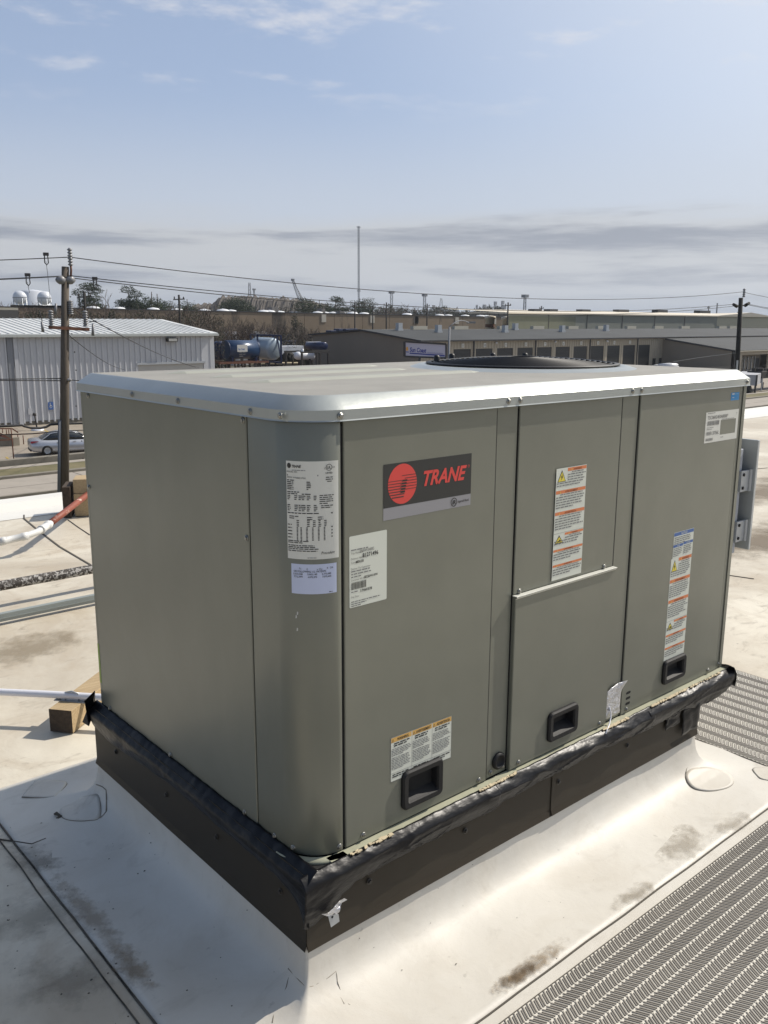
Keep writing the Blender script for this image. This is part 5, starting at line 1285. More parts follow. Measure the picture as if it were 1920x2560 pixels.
def street_light():
    b = onZ(1123.7, 940, GZ); top = far(1123.7, 817, 78); 
    t = empty('street_light', (top.x, top.y, GZ), 'grey street light with a curved arm in front of the warehouse roof', 'street light')
    MB().tube([(top.x, top.y, GZ), (top.x, top.y, top.z)], [.11, .08], 8).build('pole', LATT, t)
    e = far(1172, 806.5, 80); pts = [Vector((top.x, top.y, top.z))+(e-top)*k+Vector((0, 0, .35*math.sin(k*PI)+.0)) for k in (0, .2, .4, .6, .8, 1)]
    MB().tube(pts, .045, 6).build('arm', LATT, t); MB().obox(e+Vector((.3, 0, 0)), CR*.40, CF*.14, (0, 0, .07)).build('lamp_head', LATT, t)
street_light()

# ------------------------------------------------------------------ large olive building and brown concrete warehouse behind
def big_building():
    XL, XR, Y0, Y1 = 148.5, 238., 130., 119.+38; zw = 3.05
    t = empty('warehouse', (190, 130, GZ), 'tall olive metal warehouse with cream roof behind the dark roof ridge', 'warehouse')
    m = MB(); m.box((XL, Y0, GZ), (XR-.3, Y0+.3, zw)); m.build('front_wall', GREENW, t)
    yb, yr = 110.+0, 0
    # cream gable end: runs toward the far right
    m = MB(); m.prism([(XR-.3, Y0, GZ), (XR+28, Y0-3, GZ), (XR+28, Y0-3, zw), (XR+15, Y0-1.6, zw+.95), (XR-.3, Y0, zw)], (0, .3, 0)); m.build('end_wall', mat('cream_wall', (.36, .34, .25), .7), t)
    m = MB(); m.add([(XL-.5, Y0-.4, zw), (XR-.2, Y0-.4, zw), (XR+15, Y0+10, zw+1.05), (XL-.5, Y0+20, zw+1.25), (XR+28.5, Y0-3.5, zw), (XR+28.5, Y0+30, zw+.6), (XL-.5, Y0-.4, zw+.28), (XR-.2, Y0-.4, zw+.28), (XR+15, Y0-2.1, zw+1.25)], [(6,7,8,2,3), (8,4,5,2), (0,1,7,6), (1,4,8,7)]); m.build('roof', CREAMR, t)
    x = XL+14
    while x < XR-3: MB().box((x-.1, Y0-.1, GZ), (x+.1, Y0-.01, zw)).build('panel_joint', DKTRIM, t); x += 14.5
    for k, (u0, u1, v) in enumerate(((1328-0, 1347, 774.5), (1367, 1387, 774.8), (1448, 1469, 775.3), (1540, 1565, 775.5), (1637, 1662, 776), (1742, 1769, 777.5))):
        a = onY(u0, v+1.5, Y0+14); b = onY(u1, v+1.5, Y0+14); MB().box((a.x, Y0+13, a.z-.9), (b.x, Y0+15, a.z+.35)).build('roof_monitor', DKTRIM, t)
    pm = MB().box((XL+.3, Y0-.06, -3), (XL+24, Y0-.012, zw-.5)); pm.build('wall_patch', mat('patch_green', (.13, .14, .10), .8), t)
big_building()
def brown_building():
    XL, XR, Y0 = 58., 216., 190.; 
    t = empty('warehouse', (130, 190, GZ), 'long brown concrete warehouse with dark streaks and white skylight domes', 'warehouse')
    zt = lambda x: 3.75-(x-70)*.0067
    m = MB(); n = 16
    for k in range(n):
        a = XL+(XR-XL)*k/n; b = XL+(XR-XL)*(k+1)/n
        o = MB().box((a+.06, Y0, GZ), (b-.06, Y0+.4, zt((a+b)/2))).build('wall_panel', BROWNW, t)
    MB().box((XL, Y0+.2, GZ), (XR, Y0+.39, zt(XR)-.4)).build('wall_core', FROOF, t)
    MB().box((XR-.3, Y0+.4, GZ), (XR, Y0+60, zt(XR)-.02)).build('end_wall', BROWNW, t)
    MB().add([(XL, Y0+.4, zt(XL)-.35), (XR, Y0+.4, zt(XR)-.35), (XR, Y0+90, zt(XR)-.3), (XL, Y0+90, zt(XL)-.3)], [(0,1,2,3)]).build('roof', FROOF, t)
    cop = MB(); cop.bar((XL, Y0+.2, zt(XL)+.08), (XR, Y0+.2, zt(XR)+.08), .7, .22); cop.build('coping', DKTRIM, t)
    dome = None
    rr = random.Random(3)
    spots = [(u, v, 190+6) for u, v in [z1(688, 557), z1(880, 565), z1(1135, 570), z1(1310, 577), z1(1515, 580), z1(1650, 585), z2(170, 290), z2(230, 293), z2(470, 295), z2(515, 298), z2(590, 300), z2(872, 306), z2(925, 310), z2(1215, 314), z2(1530, 322), z3(170, 322), z3(412, 325), z3(475, 326), z3(715, 328), z3(757, 328), z2(985, 298), z2(1130, 305), z3(600, 326)]]
    for (u, v, Y) in spots:
        p = onY(u, v, Y+rr.uniform(0, 10)); 
        if dome is None: dome = MB().lathe([(2.0, 0), (1.85, .35), (1.2, .75), (0, .9)], n=14).build('skylight_dome', DOME, t); o = dome
        else: o = link('skylight_dome', dome.data, t)
        o.location = (p.x, p.y, zt(p.x)-.3); o.scale = (1., 1., 1.25)
    for (u0, v0, u1, v1) in ((535, 262, 580, 295), (905, 270, 928, 303), (1035, 290, 1070, 315)):
        a = onY(*z2(u0, v0), 200); b = onY(*z2(u1, v1), 200); MB().box((a.x, 200, b.z-.6), (b.x, 202.5, a.z)).build('roof_unit', mat_unit, t)
    for (u, v) in (z2(917, 343), z2(1277, 350), z2(1604, 355), z3(242, 355), z3(541, 360), z3(819, 362)):
        p = onY(u, v, Y0-.1); MB().box((p.x-.75, Y0-.15, p.z-1), (p.x+.75, Y0-.02, p.z+1)).build('wall_box', mat('wbox', (.45, .42, .36), .7), t)
mat_unit = mat('roof_unit', (.16, .15, .14), .8)
brown_building()
def small_building(lb, pts, zb, zt_, dep, m, roofm):
    t = empty('low_building', pts[0], lb, 'building'); a, b = Vector(pts[0]), Vector(pts[1]); d = (b-a); n = Vector((-d.y, d.x, 0)).normalized()*dep; 
    MB().prism([(a.x, a.y, zb), (b.x, b.y, zb), (b.x, b.y, zt_), (a.x, a.y, zt_)], n).build('wall', m, t)
    MB().prism([(a.x, a.y, zt_+.02), (b.x, b.y, zt_+.02), (b.x, b.y, zt_+.3), (a.x, a.y, zt_+.3)], n*1.02).build('roof', roofm, t); return t
p0, p1 = onY(*z1(-60, 575), 110), onY(*z1(135, 580), 110)
small_building('dark roofed shed at the edge of the woods behind the white building', ((p0.x, 110, 0), (p1.x, 110, 0)), GZ, p1.z, 10, mat('shed', (.09, .085, .08), .8), mat_vent)
p0, p1 = onY(*z3(300, 425), 122), onY(*z3(900, 430), 122)
t = small_building('low building with a pale flat roof between the dark roof and the brown wall', ((p0.x, 118, 0), (p1.x+30, 118, 0)), GZ, p1.z-.2, 16, TAN, CREAMR)
p0, p1 = onY(*z4(1555, 345), 150), onY(*z4(1800, 350), 150)
small_building('distant low building with a cream roof edge past the tall olive warehouse', ((p0.x, 150, 0), (p1.x, 150, 0)), GZ, onY(*z4(1600, 330), 150).z, 14, mat('far_wall', (.10, .10, .09), .8), CREAMR)
for i, (u, v) in enumerate((z3(785, 380), z3(908, 385))):
    p = onY(u, v, 150); t = empty('vent_stack', (p.x, 150, GZ), 'rust topped roof ventilator %s the brown wall' % ('left of the taller one before' if i == 0 else 'next to the tall olive warehouse before'), 'ventilator')
    MB().lathe([(1.1, GZ-p.z), (1.1, 1.0), (1.4, 1.1), (1.4, 1.7), (0, 1.9)], c=p, n=14).build('stack', CREAMR, t); MB().lathe([(1.15, -1.), (1.15, -.2)], c=p, n=14).build('band', RUSTB, t)

# ------------------------------------------------------------------ tank yard
def tank(name, label, a, b, r, m, cat='tank', parent=None, dome=.35, group=None):
    a = Vector(a); b = Vector(b); d = (b-a).normalized(); L_ = (b-a).length
    t = empty(name, ((a+b)/2).to_tuple(), label, cat, group)
    pts = []; rs = []
    for k in range(6): q = k/5; ang = q*PI/2; pts.append(a-d*dome*r*math.cos(ang)); rs.append(max(.02, r*math.sin(ang)))
    for k in range(6): q = k/5; ang = PI/2*(1-q); pts.append(b+d*dome*r*math.cos(ang)); rs.append(max(.02, r*math.sin(ang)))
    MB().tube(pts, rs, 24).build('shell', m, t)
    return t, d
G5 = GZ+.05
a = onY(*z2(190, 575), 112); b = onY(*z2(408, 575), 112); rr_ = (onY(*z2(300, 505), 112)-onY(*z2(300, 643), 112)).z/2
t, d = tank('storage_tank', 'big blue cylindrical tank with a white company placard beside the white building', a, b, rr_, BLUE, dome=.06)
for x in (a.x, b.x): MB().lathe([(rr_+.03, -.05), (rr_+.03, .05)], c=(x, a.y, a.z), n=28, axis='x').build('rim_band', NAVY, t)
s0 = onY(*z2(275, 540), 112-rr_-.03); s1 = onY(*z2(352, 590), 112-rr_-.03)
pl = MB().box((s0.x, s0.y-.03, s1.z), (s1.x, s0.y, s0.z)).build('placard', WHITE, t)
vs, fs = text_mesh('Sun Coast', .42, .02, .1); MB().add([(s0.x+.15+v[0]*.62, s0.y-.035, s0.z-.75+v[1]) for v in vs], fs).build('lettering', NBLUE, pl)
dd = Decal(); dd.lines(s0.x+.3, s0.z-1.0, s1.x-.2, 3, .28, .12, INK2, seed=77); dd.build('small_print', lambda x, y, l: (x, s0.y-.034-l, y), parent=pl)
for x in (a.x+.5, b.x-.5): MB().box((x-.15, a.y-rr_*.8, a.z-rr_-.35), (x+.15, a.y+rr_*.8, a.z-rr_+.25)).build('saddle', NAVY, t)
t = empty('tank_rack', (a.x+2, 112, GZ), 'rusty steel rack carrying the big blue tank', 'rack')
zb = a.z-rr_-.35
for y in (110.6, 113.4): MB().box((a.x-2, y-.15, zb-.3), (b.x+1.4, y+.15, zb-.005)).build('beam', RUSTB, t)
for x in (a.x-1.5, a.x+1.2, b.x-1, b.x+1.0):
    for y in (110.6, 113.4): MB().box((x-.14, y-.12, GZ), (x+.14, y+.12, zb-.31)).build('leg', STAND, t)
a = onY(*z2(-20, 590), 118); b = onY(*z2(165, 590), 118)
t, d = tank('storage_tank', 'dark navy upright tank half hidden between the white building and blue tank', onY(*z2(145, 640), 116), onY(*z2(145, 530), 116), 1.1, NAVY)
# framed silver tank
a = onY(*z2(425, 562), 122); b = onY(*z2(545, 570), 118); r0 = 1.75
t, d = tank('tank_container', 'silver tank inside a navy steel frame right of the big blue tank', a, b, r0, mat('tank_silver', (.33, .40, .46), .35, .3), dome=.3)
fr = MB(); A = a+Vector((-.6, 0, 0)); B = b+Vector((.7, 0, 0)); s_ = Vector((.3, 1, 0)).normalized()*2.0
for c_ in (A, B):
    for q in (-1, 1): fr.bar(c_+s_*q+Vector((0, 0, -2.2)), c_+s_*q+Vector((0, 0, 2.1)), .22)
    fr.bar(c_-s_+Vector((0,0,2.1)), c_+s_+Vector((0,0,2.1)), .22); fr.bar(c_-s_+Vector((0,0,-2.1)), c_+s_+Vector((0,0,-2.1)), .22); fr.bar(c_-s_+Vector((0,0,-2.1)), c_+Vector((0,0,2.1)), .18)
for q in (-1, 1):
    for z in (-2.1, 2.1): fr.bar(A+s_*q+Vector((0,0,z)), B+s_*q+Vector((0,0,z)), .22)
fr.build('frame', NAVY, t)
fr = MB(); 
for k in range(4): c_ = A+(B-A)*k/3; fr.bar(c_+Vector((0, -1.6, -2.2)), (c_.x, c_.y-1.6, GZ), .2)
fr.build('leg_frame', STAND, t)
# white box trailer
t = empty('box_trailer', (80, 120, GZ), 'white box trailer on black wheels standing in the tank yard', 'trailer')
a = onY(*z2(600, 612), 126); b = onY(*z2(770, 612), 126); zt_ = onY(*z2(650, 548), 126).z
MB().prism([(a.x, 126, a.z), (b.x, 126, a.z), (b.x, 126, zt_), (a.x-1.5, 126, zt_)], (0, 3, 0)).build('box', TWHITE, t, bevel=.05)
for k in (.2, .36): c_ = a.lerp(b, k); MB().lathe([(.3, -.2), (.75, -.2), (.75, .2), (.3, .2), (0, .1)], c=(c_.x, 125.8, a.z-.35), n=18, axis='y').build('wheel', TYRE, t)
MB().bar((a.x-2, 127, a.z-.1), (b.x, 127, a.z-.1), .3, .2).build('chassis', STAND, t)
for x in (a.x-1.8, b.x-.5): MB().bar((x, 127, a.z-.1), (x, 127, GZ), .15).build('landing_leg', STAND, t)
# propane tank
a = onY(*z2(722, 620), 104); b = onY(*z2(825, 622), 104); r0 = (onY(*z2(770, 592), 104)-onY(*z2(770, 652), 104)).z/2
t, d = tank('propane_tank', 'white propane tank with rounded ends on short legs', a, b, r0, TWHITE, dome=.9)
for x in (a.x+.6, b.x-.6): MB().box((x-.1, a.y-.5, GZ), (x+.1, a.y+.5, a.z-r0*.85)).build('leg', STAND, t)
MB().lathe([(.2, 0), (.2, .35), (0, .4)], c=(a.x+.9, a.y, a.z+r0-.02), n=10).build('valve_cap', TWHITE, t)
# elevated blue tank on a dark frame by the gable wall
a = onY(*z2(800, 546), 106); b = onY(*z2(925, 548), 102); r0 = (onY(*z2(860, 518), 104)-onY(*z2(860, 574), 104)).z/2
t, d = tank('storage_tank', 'small blue tank with dark end on a black frame by the tan gable wall', a, b, r0, NAVY, dome=.3)
MB().obox((a+b)/2+Vector((-.5, 0, r0+.02)), (1.1, -.1, 0), (0, .3, 0), (0, 0, .05)).build('placard', TWHITE, t)
t = empty('tank_rack', ((a+b)/2).to_tuple(), 'black steel frame under the small blue tank by the gable wall', 'rack')
zf = a.z-r0-.1; c0_, c1_ = onY(*z2(700, 570), 103).x, onY(*z2(972, 570), 101).x
for y in (101.5, 105.5):
    MB().box((c0_, y-.12, zf-.25), (c1_, y+.12, zf)).build('beam', STAND, t)
    MB().box((c0_, y-.12, -5.2), (c1_, y+.12, -4.95)).build('beam', STAND, t)
    for x in (c0_+.2, c0_+2.8, (c0_+c1_)/2+.8, c1_-.2): MB().box((x-.12, y-.121, GZ), (x+.12, y+.121, zf-.26)).build('leg', STAND, t)
# row of navy tanks far in the yard
rs = random.Random(11)
base = None
for i, (u0, u1, v, hh, lb) in enumerate(((500, 645, 490, 28, 'navy box tank with two white hatches, leftmost of the rear row'), (655, 745, 492, 28, 'navy box tank in the middle of the rear row'), (750, 808, 492, 26, 'shorter navy box tank at the right of the rear row'), (815, 846, 497, 22, 'small navy box tank tucked against the tan gable wall'), (575, 700, 530, 16, 'low navy skid tank in front of the rear row'), (630, 735, 522, 14, 'narrow navy skid tank leaning over the white trailer'))):
    Y = 145 if i < 4 else 138; a = onY(*z2(u0, v+hh), Y); b = onY(*z2(u1, v-hh), Y); t = empty('skid_tank', (a.x, Y, GZ), lb, 'tank', 'navy tanks in the yard')
    MB().box((a.x, Y, a.z), (b.x, Y+2.6, b.z)).build('body', NAVY, t, bevel=.12); MB().box((a.x+.1, Y+.2, GZ), (b.x-.1, Y+2.4, a.z-.01)).build('skid', STAND, t)
    for k in (.2, .6): x = a.x+(b.x-a.x)*k; MB().box((x-.35, Y-.05, b.z-.75), (x+.35, Y-.005, b.z-.45)).build('hatch', GALV, t)
    MB().box((a.x, Y-.08, (a.z+b.z)/2-.5), (b.x, Y-.01, (a.z+b.z)/2-.38)).build('rib', BLUE, t)
for i, (u0, u1, v0, v1) in enumerate(((970, 1010, 447, 432), (1028, 1058, 445, 420), (1080, 1115, 445, 421), (1120, 1140, 445, 424), (1142, 1170, 443, 419))):
    Y = 128; a = onY(*z2(u0, v0), Y); b = onY(*z2(u1, v1), Y)
    o = MB().box((a.x, Y, GZ), (b.x, Y+1.6, b.z)).build('tall_tank', NAVY, bevel=.1); tag(o, 'navy tank top showing above the tan gable roof, number %s from the woods' % ('one', 'two', 'three', 'four', 'five')[i] if False else ('lowest navy tank top at the left above the tan gable roof', 'second navy tank top above the tan gable roof', 'third and widest navy tank top above the gable roof', 'narrow navy tank top beside the widest above the gable roof', 'rightmost navy tank top above the gable roof near the ridge')[i], 'tank', 'navy tank tops behind the gable roof')
a = onY(*z2(235, 445), 150); b = onY(*z2(520, 462), 150)
o = MB().box((a.x, 150, b.z), (b.x, 153, a.z)).box((a.x+.2, 150.2, GZ), (b.x-.2, 152.8, b.z-.01)).build('shelter', TWHITE); tag(o, 'long pale shelter roof seen through bare trees behind the blue tank', 'shed')
o = MB().obox(onZ(*z2(560, 676), G5+.9), (4.5, -2, 0), (1, 2, 0), (0, 0, .12)).build('timber_stack', mat('pale_board', (.5, .42, .28), .8)); tag(o, 'flat pale board stack lying right of the big blue tank', 'boards')

# ------------------------------------------------------------------ utility poles and lines
def bell(c, r, n, h, parent, nm='insulator', axis='z'):
    pr = [(0, 0)]
    for k in range(n): z = h*k/n; pr += [(r*.55, z), (r, z+h/n*.3), (r*.95, z+h/n*.5), (r*.55, z+h/n*.8)]
    pr += [(r*.4, h), (0, h)]; return MB().lathe(pr, c=c, n=12, axis=axis).build(nm, PORC, parent)
def near_pole():
    X, Y = 14.35, 38.; t = empty('utility_pole', (X, Y, GZ), 'weathered wooden utility pole with porcelain insulators near the silver car', 'utility pole')
    q = lambda u, v: onY(*z1(u, v), Y)
    zt = q(485, 258).z; xt = q(484, 258).x
    pb = onY(160.5, 1243, Y); xg = xt+(pb.x-xt)*(zt-GZ)/(zt-pb.z)
    MB().tube([(xg, Y, GZ-.02), ((xg+xt)/2, Y, (GZ+zt)/2), (xt, Y, zt)], [.215, .195, .155], 16).build('pole', POLEW, t)
    px_ = lambda z: xg+(xt-xg)*(z-GZ)/(zt-GZ)-.27
    MB().tube([(px_(GZ), Y-.05, GZ), (px_(-3.2)+.03, Y-.05, -3.2)], .075, 8)  .build('conduit_riser', mat('riser', (.14, .15, .17), .6), t)
    c = q(517, 250); bell((c.x, Y-.1, c.z), .115, 6, .75, t); MB().tube([q(520, 330)+Vector((-.05,-.2,0)), q(517, 280)+Vector((0,-.15,0)), (c.x, Y-.1, c.z+.02)], .05, 8).build('bracket', RUSTB, t)
    for (u, s) in ((447, -1), (517, 1)):
        c = q(u, 356); MB().lathe([(.05, -.24), (.11, -.20), (.19, -.08), (.19, .04), (.10, .16), (.05, .20)], c=(c.x, Y-.1, c.z), n=14, axis='x').build('bell_insulator', PORC, t)
    a = q(95, 548); b = q(465, 552); MB().bar((a.x, Y+.25, a.z), (b.x, Y+.2, b.z), .09, .09).build('switch_arm', STAND, t)
    c = q(512, 612); bell((c.x, Y-.2, c.z), .125, 7, .62, t)
    a = q(345, 705); b = q(640, 722); MB().bar((a.x, Y-.28, a.z), (b.x, Y-.28, b.z), .14, .14).build('crossarm', RUSTB, t)
    for u in (365, 617): c = q(u, 700); bell((c.x, Y-.28, c.z), .125, 7, .70, t)
    for (u0, v0, u1, v1) in ((290, 665, 300, 740), (668, 680, 668, 768), (395, 530, 392, 610)):
        MB().tube([q(u0, v0)+Vector((0, -.3, 0)), q(u1, v1)+Vector((0, -.3, 0))], [.05, .07], 8).build('fuse_cutout', PORC, t)
    for L_ in ([(318, 692), (345, 700)], [(640, 665), (690, 660), (700, 672)], [(270, 580), (290, 640), (292, 665)], [(375, 610), (365, 630)]):
        MB().tube([q(*p)+Vector((0, -.3, 0)) for p in L_], .02, 5).build('jumper', WIRE, t)
    rb = random.Random(2)
    for k in range(10): z = -5+k*.8; MB().lathe([(0, 0), (.03, 0), (.03, -.03)], c=(xt+rb.uniform(-.05, .12), Y-.19, z), n=6, axis='y').build('bolt', STAND, t)
    c = onY(168, 949, Y); MB().lathe([(.03, -.1), (.1, 0), (.03, .1)], c=(c.x, Y-.25, c.z), n=10, axis='x').build('cable_clamp', PORC, t)
    return xt, zt
XT, ZT = near_pole()
def far_pole():
    Y = 38.; q = lambda u, v: onY(*z4(u, v), Y)
    top = q(1443, 142); bot = q(1412, 700)
    t = empty('utility_pole', (bot.x, Y, GZ), 'dark utility pole with two drooping insulators at the end of the annex', 'utility pole')
    dz = (top.z-GZ)/(top.z-bot.z); bx = top.x+(bot.x-top.x)*dz
    MB().tube([(bx, Y, GZ), (top.x, Y, top.z)], [.24, .18], 14).build('pole', POLED, t)
    c = q(1456, 138); bell((c.x, Y-.1, c.z), .13, 4, .75, t)
    for (a, b) in (((1383, 195), (1410, 210)), ((1508, 184), (1478, 203))): MB().tube([q(*a), q(*b)], [.12, .15], 10).build('insulator', POLED, t)
    MB().bar(q(1410, 210), q(1478, 203), .08).build('bracket', STAND, t)
    a = q(1398, 640); MB().bar((a.x-.1, Y-.25, a.z), (a.x-.05, Y-.25, GZ), .12).build('conduit_riser', GALV, t)
far_pole()
def line(name, label, L_, R_, sag, r=.02, n=60, group=None, cat='power line'):
    L_, R_ = Vector(L_), Vector(R_); pts = [L_.lerp(R_, k/n)-Vector((0, 0, 4*sag*(k/n)*(1-k/n))) for k in range(n+1)]
    o = MB().tube(pts, r, 5).build(name, WIRE); tag(o, label, cat, group); return o
GP = 'lines strung along the street poles'
tl, tr = Vector((14.79, 38, 3.90)), Vector((74.4, 38, 3.86))
line('power_line', 'topmost power line between the two street poles', tl, tr, 1.15, group=GP); line('power_line', 'topmost power line leaving frame beyond the near wooden pole', tl, tl+Vector((-50, 0, .1)), 1.2, group=GP); line('power_line', 'topmost power line past the dark far pole', tr, tr+Vector((60, 0, -.4)), 1.1, group=GP)
ml, mr_ = Vector((14.80, 38.15, 3.12)), Vector((73.2, 38, 2.80))
line('power_line', 'middle power line between the two street poles', ml, mr_, 1.02, group=GP); line('power_line', 'middle power line leaving frame beyond the near wooden pole', ml, ml+Vector((-50, 0, .1)), 1.1, group=GP); line('power_line', 'middle power line past the dark far pole', mr_+Vector((2.4, 0, .05)), mr_+Vector((60, 0, -.4)), 1.0, group=GP)
ll, lr = Vector((14.25, 37.85, 3.05)), Vector((75.4, 38, 2.80))
line('power_line', 'lowest bare power line between the two street poles', ll, lr, 1.22, group=GP); line('power_line', 'lowest bare power line leaving frame beyond the near wooden pole', ll, ll+Vector((-50, 0, .1)), 1.1, group=GP); line('power_line', 'lowest bare power line past the dark far pole', lr, lr+Vector((60, 0, -1.0)), 1.0, group=GP)
# clamps with dropping jumpers
for (u, v, pts, lb) in ((340, 165, [(340, 215), (352, 300), (362, 400), (372, 500), (385, 545)], 'wire clamp with a long drop lead above the round tanks'), (204, 318, [(204, 370), (210, 410), (218, 450)], 'wire clamp with a short drop lead, leftmost on the lines'), (702, 345, [(708, 385), (725, 400)], 'wire clamp with a stub lead to the right of the near pole')):
    p = onY(*z1(u, v), 38); t = empty('wire_clamp', p.to_tuple(), lb, 'clamp')
    m = MB(); m.box((p.x-.10, 37.93, p.z-.06), (p.x+.10, 38.07, p.z+.07)); m.tube([p+Vector((-.07, 0, -.05)), p+Vector((-.08, 0, -.35)), p+Vector((0, 0, -.45)), p+Vector((.08, 0, -.35)), p+Vector((.07, 0, -.05))], .025, 5); m.build('clamp', WIRE, t)
    MB().tube([onY(*z1(*q), 38) for q in pts], .010, 4).build('drop_lead', WIRE, t)
c0 = onY(168, 949, 38)
for k, (a, b) in enumerate((((0, 265), (850, 265)), ((0, 283), (850, 285)))):
    A = onY(*z5(*a), 38); o = MB().tube([A+Vector((-12, 0, .1)), A, c0+Vector((0, 0, .05-.1*k))], .022, 5).build('service_cable', WIRE); tag(o, ('upper' if k == 0 else 'lower')+' of the two thin cables crossing the ribbed white wall to the near pole', 'cable', GP)
o = MB().tube([c0, onY(*z5(1090, 285), 38), c0+Vector((60, 0, -1.2))], .02, 5).build('service_cable', WIRE); tag(o, 'thin cable leaving the near pole toward the unit corner', 'cable', GP)
q5 = lambda u, v: onY(*z5(u, v), 38)
o = MB().tube([q5(-900, 935), q5(0, 915), q5(140, 912), q5(300, 902), q5(345, 920), q5(420, 938), q5(560, 942), q5(640, 925), q5(700, 893), q5(850, 882), q5(1130, 875), q5(1700, 862)], .055, 6).build('telephone_cable', WIRE); tag(o, 'thick black telephone cable with a slack loop below the ribbed wall', 'cable')
o = MB().tube([q5(0, 1035), q5(440, 1018), q5(735, 992), q5(840, 985), q5(1140, 970), q5(1600, 950)], .022, 5).build('telephone_cable', WIRE); tag(o, 'thin slack cable crossing the lot above the silver car', 'cable')
for k, (a, b) in enumerate((((508, 762), (925, 1020)), ((530, 560), (1450, 1003)), ((690, 655), (1475, 1003)))):
    A = onY(*z1(*a), 38) if k < 2 else onY(*z1(*a), 38); B = onY(*z1(*b), 71.5); m_ = A.lerp(B, .5)+Vector((0, 0, -.35))
    pts = [A.lerp(B, s)-Vector((0, 0, 1.2*s*(1-s))) for s in [i/14 for i in range(15)]]
    o = MB().tube(pts, .020, 5).build('service_drop', WIRE); tag(o, ('lowest service wire sloping from the near pole crossarm to the white building', 'service wire sloping from the near pole top down past the wall lamp', 'service wire from the right fuse sloping to the pale garage door')[k], 'service wire')
o = MB().tube([onY(*z4(905, 652), 80), onY(*z4(1100, 620), 62), onY(*z4(1400, 582), 38)], .03, 5).build('service_drop', mat('pale_wire', (.3, .3, .28), .6)); tag(o, 'pale service wire rising from the parked cars to the dark far pole', 'service wire')
def back_pole(u, v0, v1, Y, lb, w=.28):
    a = onY(u, v0, Y); t = empty('utility_pole', (a.x, Y, GZ), lb, 'utility pole', 'poles standing along the brown warehouse'); MB().tube([(a.x, Y, GZ), (a.x, Y, a.z)], [w*.6, w*.45], 8).build('pole', POLED, t)
    MB().bar((a.x-.9, Y, a.z-.7), (a.x+.9, Y, a.z-.6), .16).build('crossarm', POLED, t); 
    for s in (-.75, .1, .75): MB().lathe([(.05, 0), (.12, .1), (.05, .35), (0, .36)], c=(a.x+s, Y, a.z-.6), n=8).build('insulator', STAND, t)
for (u, v, Y, lb) in ((966, 756, 170, 'utility pole before the brown wall beside the first wall box'), (1068, 759, 175, 'utility pole before the brown wall above the tan sign board'), (1270.5, 756, 128, 'utility pole at the left corner of the tall olive warehouse'), (447, 737, 120, 'bare dark pole over the right end of the white roof'), (887, 757, 185, 'short utility pole beside the tall mast foot'), (932, 764, 185, 'short utility pole right of the round pine'), (1354, 765, 160, 'thin pole above the cream roof of the tall olive warehouse'), (1772, 765, 165, 'pole above the right part of the cream roof'), (622/2.9625, 580+440/2.9625, 105, 'dark pole just right of the near pole among the pines')): back_pole(u, v, 0, Y, lb, .34)

# right-hand trailer, fence bits
t = empty('box_trailer', (112, 54, GZ), 'old white box trailer on legs in the yard past the unit corner', 'trailer')
a = onZ(*z4(1490, 872), GZ+.045); 
fr = lambda u, v, Y: onY(*z4(u, v), Y)
A0, A1, A2 = onZ(*z4(1440, 900), GZ+.045), onZ(*z4(1553, 905), GZ+.045), onZ(*z4(1612, 873), GZ+.045)
zb = GZ+1.0; hz = lambda p, v, u: onY(*z4(u, v), p.y).z
zt_ = hz(A1, 758, 1553)
MB().prism([(A1.x, A1.y, zb), (A2.x, A2.y, zb), (A2.x, A2.y, zt_), (A1.x, A1.y, zt_)], (A0-A1)*1.6).build('box', mat('old_white', (.40, .40, .42), .6, var=.1, vscale=.6), t)
for p in (A1, A2): MB().bar((p.x, p.y, GZ), (p.x, p.y, zb), .18).build('leg', STAND, t)
MB().bar((A1.x, A1.y-.08, zb), (A1.x, A1.y-.08, zt_), .16).build('corner_strip', DKTRIM, t)
for k in (.3, .9): p = A1+(A0-A1)*k*1.6; MB().lathe([(0, -.2), (.5, -.2), (.5, .2), (0, .2)], c=(p.x, p.y, GZ+.5), n=14, axis='y').build('wheel', TYRE, t)
t = empty('flatbed_rack', A2+Vector((6, 3, 0)), 'dark loaded rack on thin legs at the right edge behind the white trailer', 'rack')
c = onZ(*z4(1640, 880), GZ+.045); MB().box((c.x-1.4, c.y, GZ+1.6), (c.x+8, c.y+2, GZ+2.5)).build('load', STAND, t, bevel=.05)
for x in (c.x-1.2, c.x+3): MB().bar((x, c.y, GZ), (x, c.y, GZ+1.6), .14).build('leg', GALV, t)
rs = random.Random(9)
m = MB()
for k in range(40): p = Vector((c.x-1.3+rs.uniform(0, 8), c.y+rs.uniform(0, 1.6), GZ+2.5+rs.uniform(0, .2))); m.obox(p, (rs.uniform(.1, .3), 0, 0), (0, .2, 0), (0, 0, rs.uniform(.05, .3)))
m.build('scrap_load', STAND, t)['kind'] = 'stuff'

